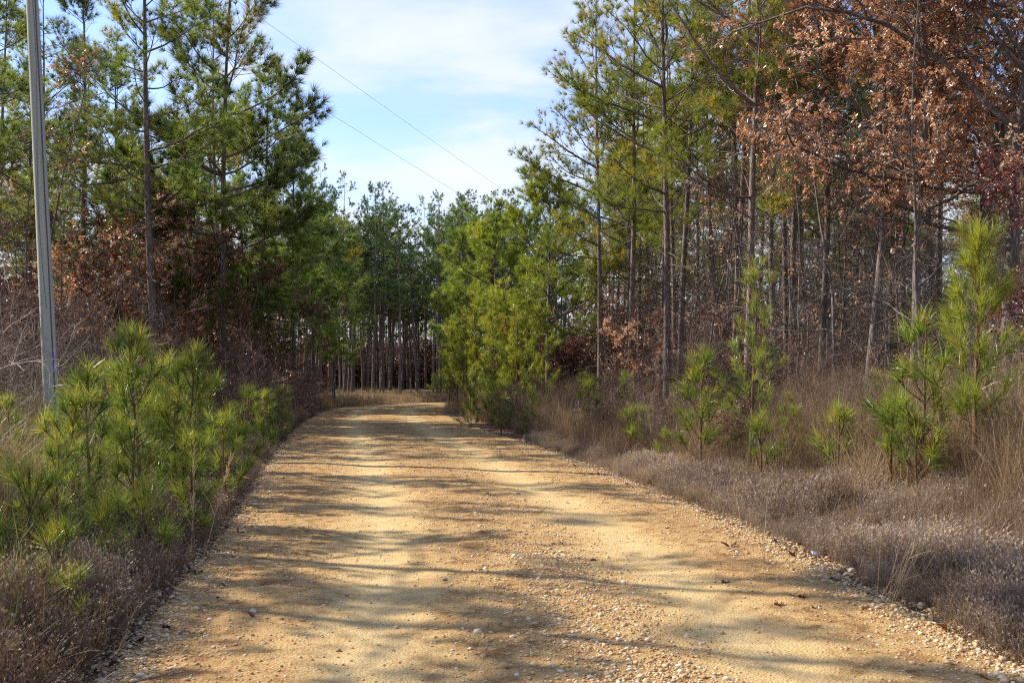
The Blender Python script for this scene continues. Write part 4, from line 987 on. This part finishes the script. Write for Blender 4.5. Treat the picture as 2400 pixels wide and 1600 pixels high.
gg = expand(PB, np.column_stack([x, y, z + s * .12]), r_.random(len(x)) * 6.28, s, r_, r_.random(len(x)), .25)
add_obj('pebbles', gg.mesh('pebbles', M['stone'], True), kind='stuff', label='rounded pebbles in the gravel ridge and along the road edges')

# stones one could count
ST = []
for i in range(5):
    g = Geo(); g.add(pebble(50 + i, IV3, .05), t=IT3); ST.append(g.mesh('stone', M['stone'], True))
gd = Geo(); gd.add(pebble(60, IV3, .05) * np.array([1, .8, .45]), t=IT3); stone_dark = gd.mesh('stone', M['stone_dark'], True)
def stone(px, py, r, label, me=None, group=None, rot=0.0):
    Yd = CAMZ * F / (py - HZ); x, y = at_px(px, Yd)
    d, _ = road_dist([x], [y]); z = road_z([x], [y])[0][0] if d[0] < -.1 else max(0, float(ground_z(np.array([x]), np.array([y]))[0]))
    o = add_obj('stone', me or ST[int(px) % 5], label=label, category='stone', group=group)
    o.location = (x, y, z + r * .18); r *= .72; o.scale = (r, r, r); o.rotation_euler = (0, 0, rot + px * .37)
rr = random.Random(4)
for px, py, r in [(2110, 1395, .062), (2148, 1400, .05), (2058, 1414, .05), (2096, 1428, .042), (2008, 1404, .036), (2160, 1420, .045), (2192, 1430, .045), (2215, 1440, .042), (2182, 1452, .036), (1996, 1338, .05), (1965, 1336, .038), (1955, 1360, .03),
                  (2305, 1486, .05), (2332, 1480, .045), (2292, 1512, .06), (2350, 1548, .04), (2395, 1530, .04), (2240, 1462, .04), (2250, 1532, .03), (1880, 1290, .045), (1938, 1308, .035), (2030, 1430, .03), (2120, 1440, .03)]:
    stone(px, py, r, 'pale cream stone in the loose row along the right road edge', None, 'stones along the right road edge')
for px, py, r in [(342, 1387, .055), (366, 1376, .035), (368, 1392, .042), (384, 1370, .05), (402, 1350, .048), (412, 1338, .036), (444, 1322, .03), (466, 1290, .036), (168, 1582, .036), (180, 1597, .04), (145, 1600, .03), (215, 1566, .032), (472, 1292, .03), (285, 1560, .02)]:
    stone(px, py, r, 'cream stone at the edge of the dead weeds on the left road edge', None, 'stones along the left road edge')
stone(592, 1438, .045, 'largest lone stone on the left wheel track', rot=.5)
stone(1041, 1367, .040, 'flat dark brown stone lying alone near the middle of the road', stone_dark, rot=-.3)
stone(708, 1458, .026, 'small pale stone to the right of the largest lone stone')
stone(929, 1474, .030, 'flat white stone between the wheel tracks')
stone(1120, 1492, .040, 'rusty pebble on the left side of the gravel ridge')
stone(1190, 1480, .05, 'biggest whitish stone in the gravel ridge')
stone(1180, 1578, .045, 'grey stone low on the gravel ridge at the bottom')
stone(1062, 1316, .045, 'yellow stone at the upper tip of the gravel ridge')

# fallen leaves lying singly, twigs and litter
LF = []
for i in range(3):
    r_ = np.random.default_rng(i + 900); g = Geo()
    a = np.linspace(0, 2 * PI, 22, endpoint=False); rad = .5 + .16 * np.cos(a * 5 + .4) + .08 * r_.normal(size=22); rad[0] = .85
    ring = np.stack([np.cos(a) * rad, np.sin(a) * rad * .6, .18 * np.cos(a * 2 + i) + .10 * r_.normal(size=22) + .12], 1)
    g.add(np.concatenate([[[0, 0, .02]], ring]), t=[(0, 1 + j, 1 + (j + 1) % 22) for j in range(22)], c=.25 + .2 * i); LF.append(g.mesh('fallen_leaf', M['dead_leaf'], True))
def fleaf(px, py, s, label, group=None):
    Yd = CAMZ * F / (py - HZ); x, y = at_px(px, Yd); d, _ = road_dist([x], [y])
    z = road_z([x], [y])[0][0] if d[0] < -.1 else max(0., float(ground_z(np.array([x]), np.array([y]))[0])) + .03
    o = add_obj('fallen_leaf', LF[int(px) % 3], label=label, category='leaf', group=group); o.location = (x, y, z); o.scale = (s, s, s); o.rotation_euler = (0, 0, px * .7)
for px, py, s in [(463, 1350, .09), (388, 1398, .10), (385, 1476, .10), (318, 1508, .10), (268, 1562, .09), (252, 1586, .07)]:
    fleaf(px, py, s, 'curled dark brown leaf lying on the left side of the road', 'fallen leaves on the left road side')
for px, py, s in [(1702, 1371, .08), (1882, 1404, .08), (1828, 1424, .09), (1912, 1430, .06), (2178, 1410, .12), (2210, 1402, .10), (1710, 1284, .11)]:
    fleaf(px, py, s, 'curled brown leaf lying at the right side of the road', 'fallen leaves on the right road side')

r_ = np.random.default_rng(3)
def litter(name, px, py, s, mat, label, cat, squash):
    Yd = CAMZ * F / (py - HZ); x, y = at_px(px, Yd); w = pebble(int(px), IV3, 0)
    w = w * (1 + .16 * np.sin(w @ np.array([7., 3, 2])) * np.cos(w @ np.array([1., 8, -4])))[:, None] * np.array(squash)
    g = Geo(); g.add(w, t=IT3); o = add_obj(name, g.mesh(name, M[mat], True), label=label, category=cat)
    o.location = (x, y, max(0, float(ground_z(np.array([x]), np.array([y]))[0])) + s * .5); o.scale = (s, s, s); o.rotation_euler = (.3, .5, .4)
litter('crushed_wrapper', 1912, 1303, .045, 'blue_scrap', 'crumpled pale blue scrap of litter at the right road edge', 'litter', (1.1, .7, .9))
# red cup: tapered, dented, lying on its side
Yd = CAMZ * F / (1307 - HZ); x, y = at_px(1957, Yd)
g = Geo(); lathe(g, [(.0, .0), (.027, 0), (.029, .006), (.036, .055), (.040, .085), (.042, .087), (.039, .083), (.034, .05), (.026, .008), (0, .007)], (0, 0, 0), 'z', 20)
o = add_obj('crushed_cup', g.mesh('crushed_cup', M['red_plastic'], True), label='dull red plastic cup lying beside the pale blue litter', category='cup')
o.location = (x, y, max(0, float(ground_z(np.array([x]), np.array([y]))[0])) + .045); o.rotation_euler = (1.25, .2, 2.4); o.scale = (1.0, .8, 1.0)

# single straw stalks and grass clumps
def stalks(name, px, Yd, n, H, lean, label, cat, seed, plume=False, spread=.08, w=.005, droop=.3):
    x, y = at_px(px, Yd); z = max(0, float(ground_z(np.array([x]), np.array([y]))[0])); r_ = np.random.default_rng(seed); g = Geo()
    D = np.stack([lean + r_.normal(size=n) * spread, r_.normal(size=n) * spread, np.ones(n)], 1); S = np.stack([r_.normal(size=n) * spread * .4, r_.normal(size=n) * spread * .4, np.full(n, -.04)], 1)
    P = grow(S, D, H * (.6 + .45 * r_.random(n)), 10, 0, .04, r_, droop=droop)
    tubes(g, P, w * .5 * np.linspace(1, .4, 10)[None].repeat(n, 0), 4, c=r_.random(n))
    i, u, p, t = spawn(P, 2, .2, .6, r_); B = grow(p, around(t, .5, r_), H * (.15 + .15 * r_.random(len(u))), 5, 0, .08, r_, droop=1.2)
    ribbons(g, B, w * np.linspace(1, .3, 5)[None].repeat(len(B), 0), r_, c=.4)
    if plume:
        i, u, p, t = spawn(P, 26, .72, 1, r_); B = grow(p, around(t, .28, r_), .05 + .04 * r_.random(len(u)), 3, 0, .1, r_, droop=.4); ribbons(g, B, .006 * np.linspace(.6, 1, 3)[None].repeat(len(B), 0), r_, c=.7)
    o = add_obj(name, g.mesh(name, M['straw']), label=label, category=cat); o.location = (x, y, z)
stalks('grass_clump', 2085, 7.3, 13, 1.05, .42, 'leaning clump of long straw grass on the right verge', 'grass clump', 1, spread=.13)
stalks('grass_stalk', 2050, 7.2, 1, 1.0, -.04, 'single tall straw stalk just left of the leaning grass clump', 'grass stalk', 2, w=.008)
stalks('grass_clump', 1802, 8.6, 5, .75, .08, 'short upright straw tuft at the gravelly right road edge', 'grass clump', 3, spread=.12)
stalks('grass_stalk', 1762, 9.2, 2, .55, .06, 'low bent straw blades left of the short upright tuft', 'grass stalk', 4, spread=.12, droop=1.2)
stalks('grass_stalk', 447, 9.0, 2, 1.0, .10, 'pale plumed grass stalk before the left young pines', 'grass stalk', 5, True, w=.006)
stalks('grass_stalk', 498, 9.2, 1, 1.02, .12, 'slanting plumed grass stalk nearest the road on the left', 'grass stalk', 6, True, w=.006)
stalks('grass_stalk', 141, 9.6, 1, 1.65, -.02, 'tall reddish straw stalk rising in front of the utility pole', 'grass stalk', 7, w=.008)
stalks('grass_clump', 25, 5.2, 22, .55, .5, 'curling straw grass clump at the bottom left corner', 'grass clump', 8, spread=.4, w=.004, droop=1.6)
stalks('grass_clump', 110, 5.6, 16, .5, .3, 'curling straw grass clump right of the corner clump at bottom left', 'grass clump', 9, spread=.35, w=.004, droop=1.6)
# plume grass against the far wood
for i, (px, Yd) in enumerate([(757, 56), (775, 57), (792, 56), (806, 58), (820, 58)]):
    stalks('plume_grass', px, Yd, 3, 2.5, .02, 'tall white plumed grass against the dark far wood at the bend', 'grass', 30 + i, True, .15, .02)
    bpy.context.scene.objects[-1]['group'] = 'plume grass at the bend'
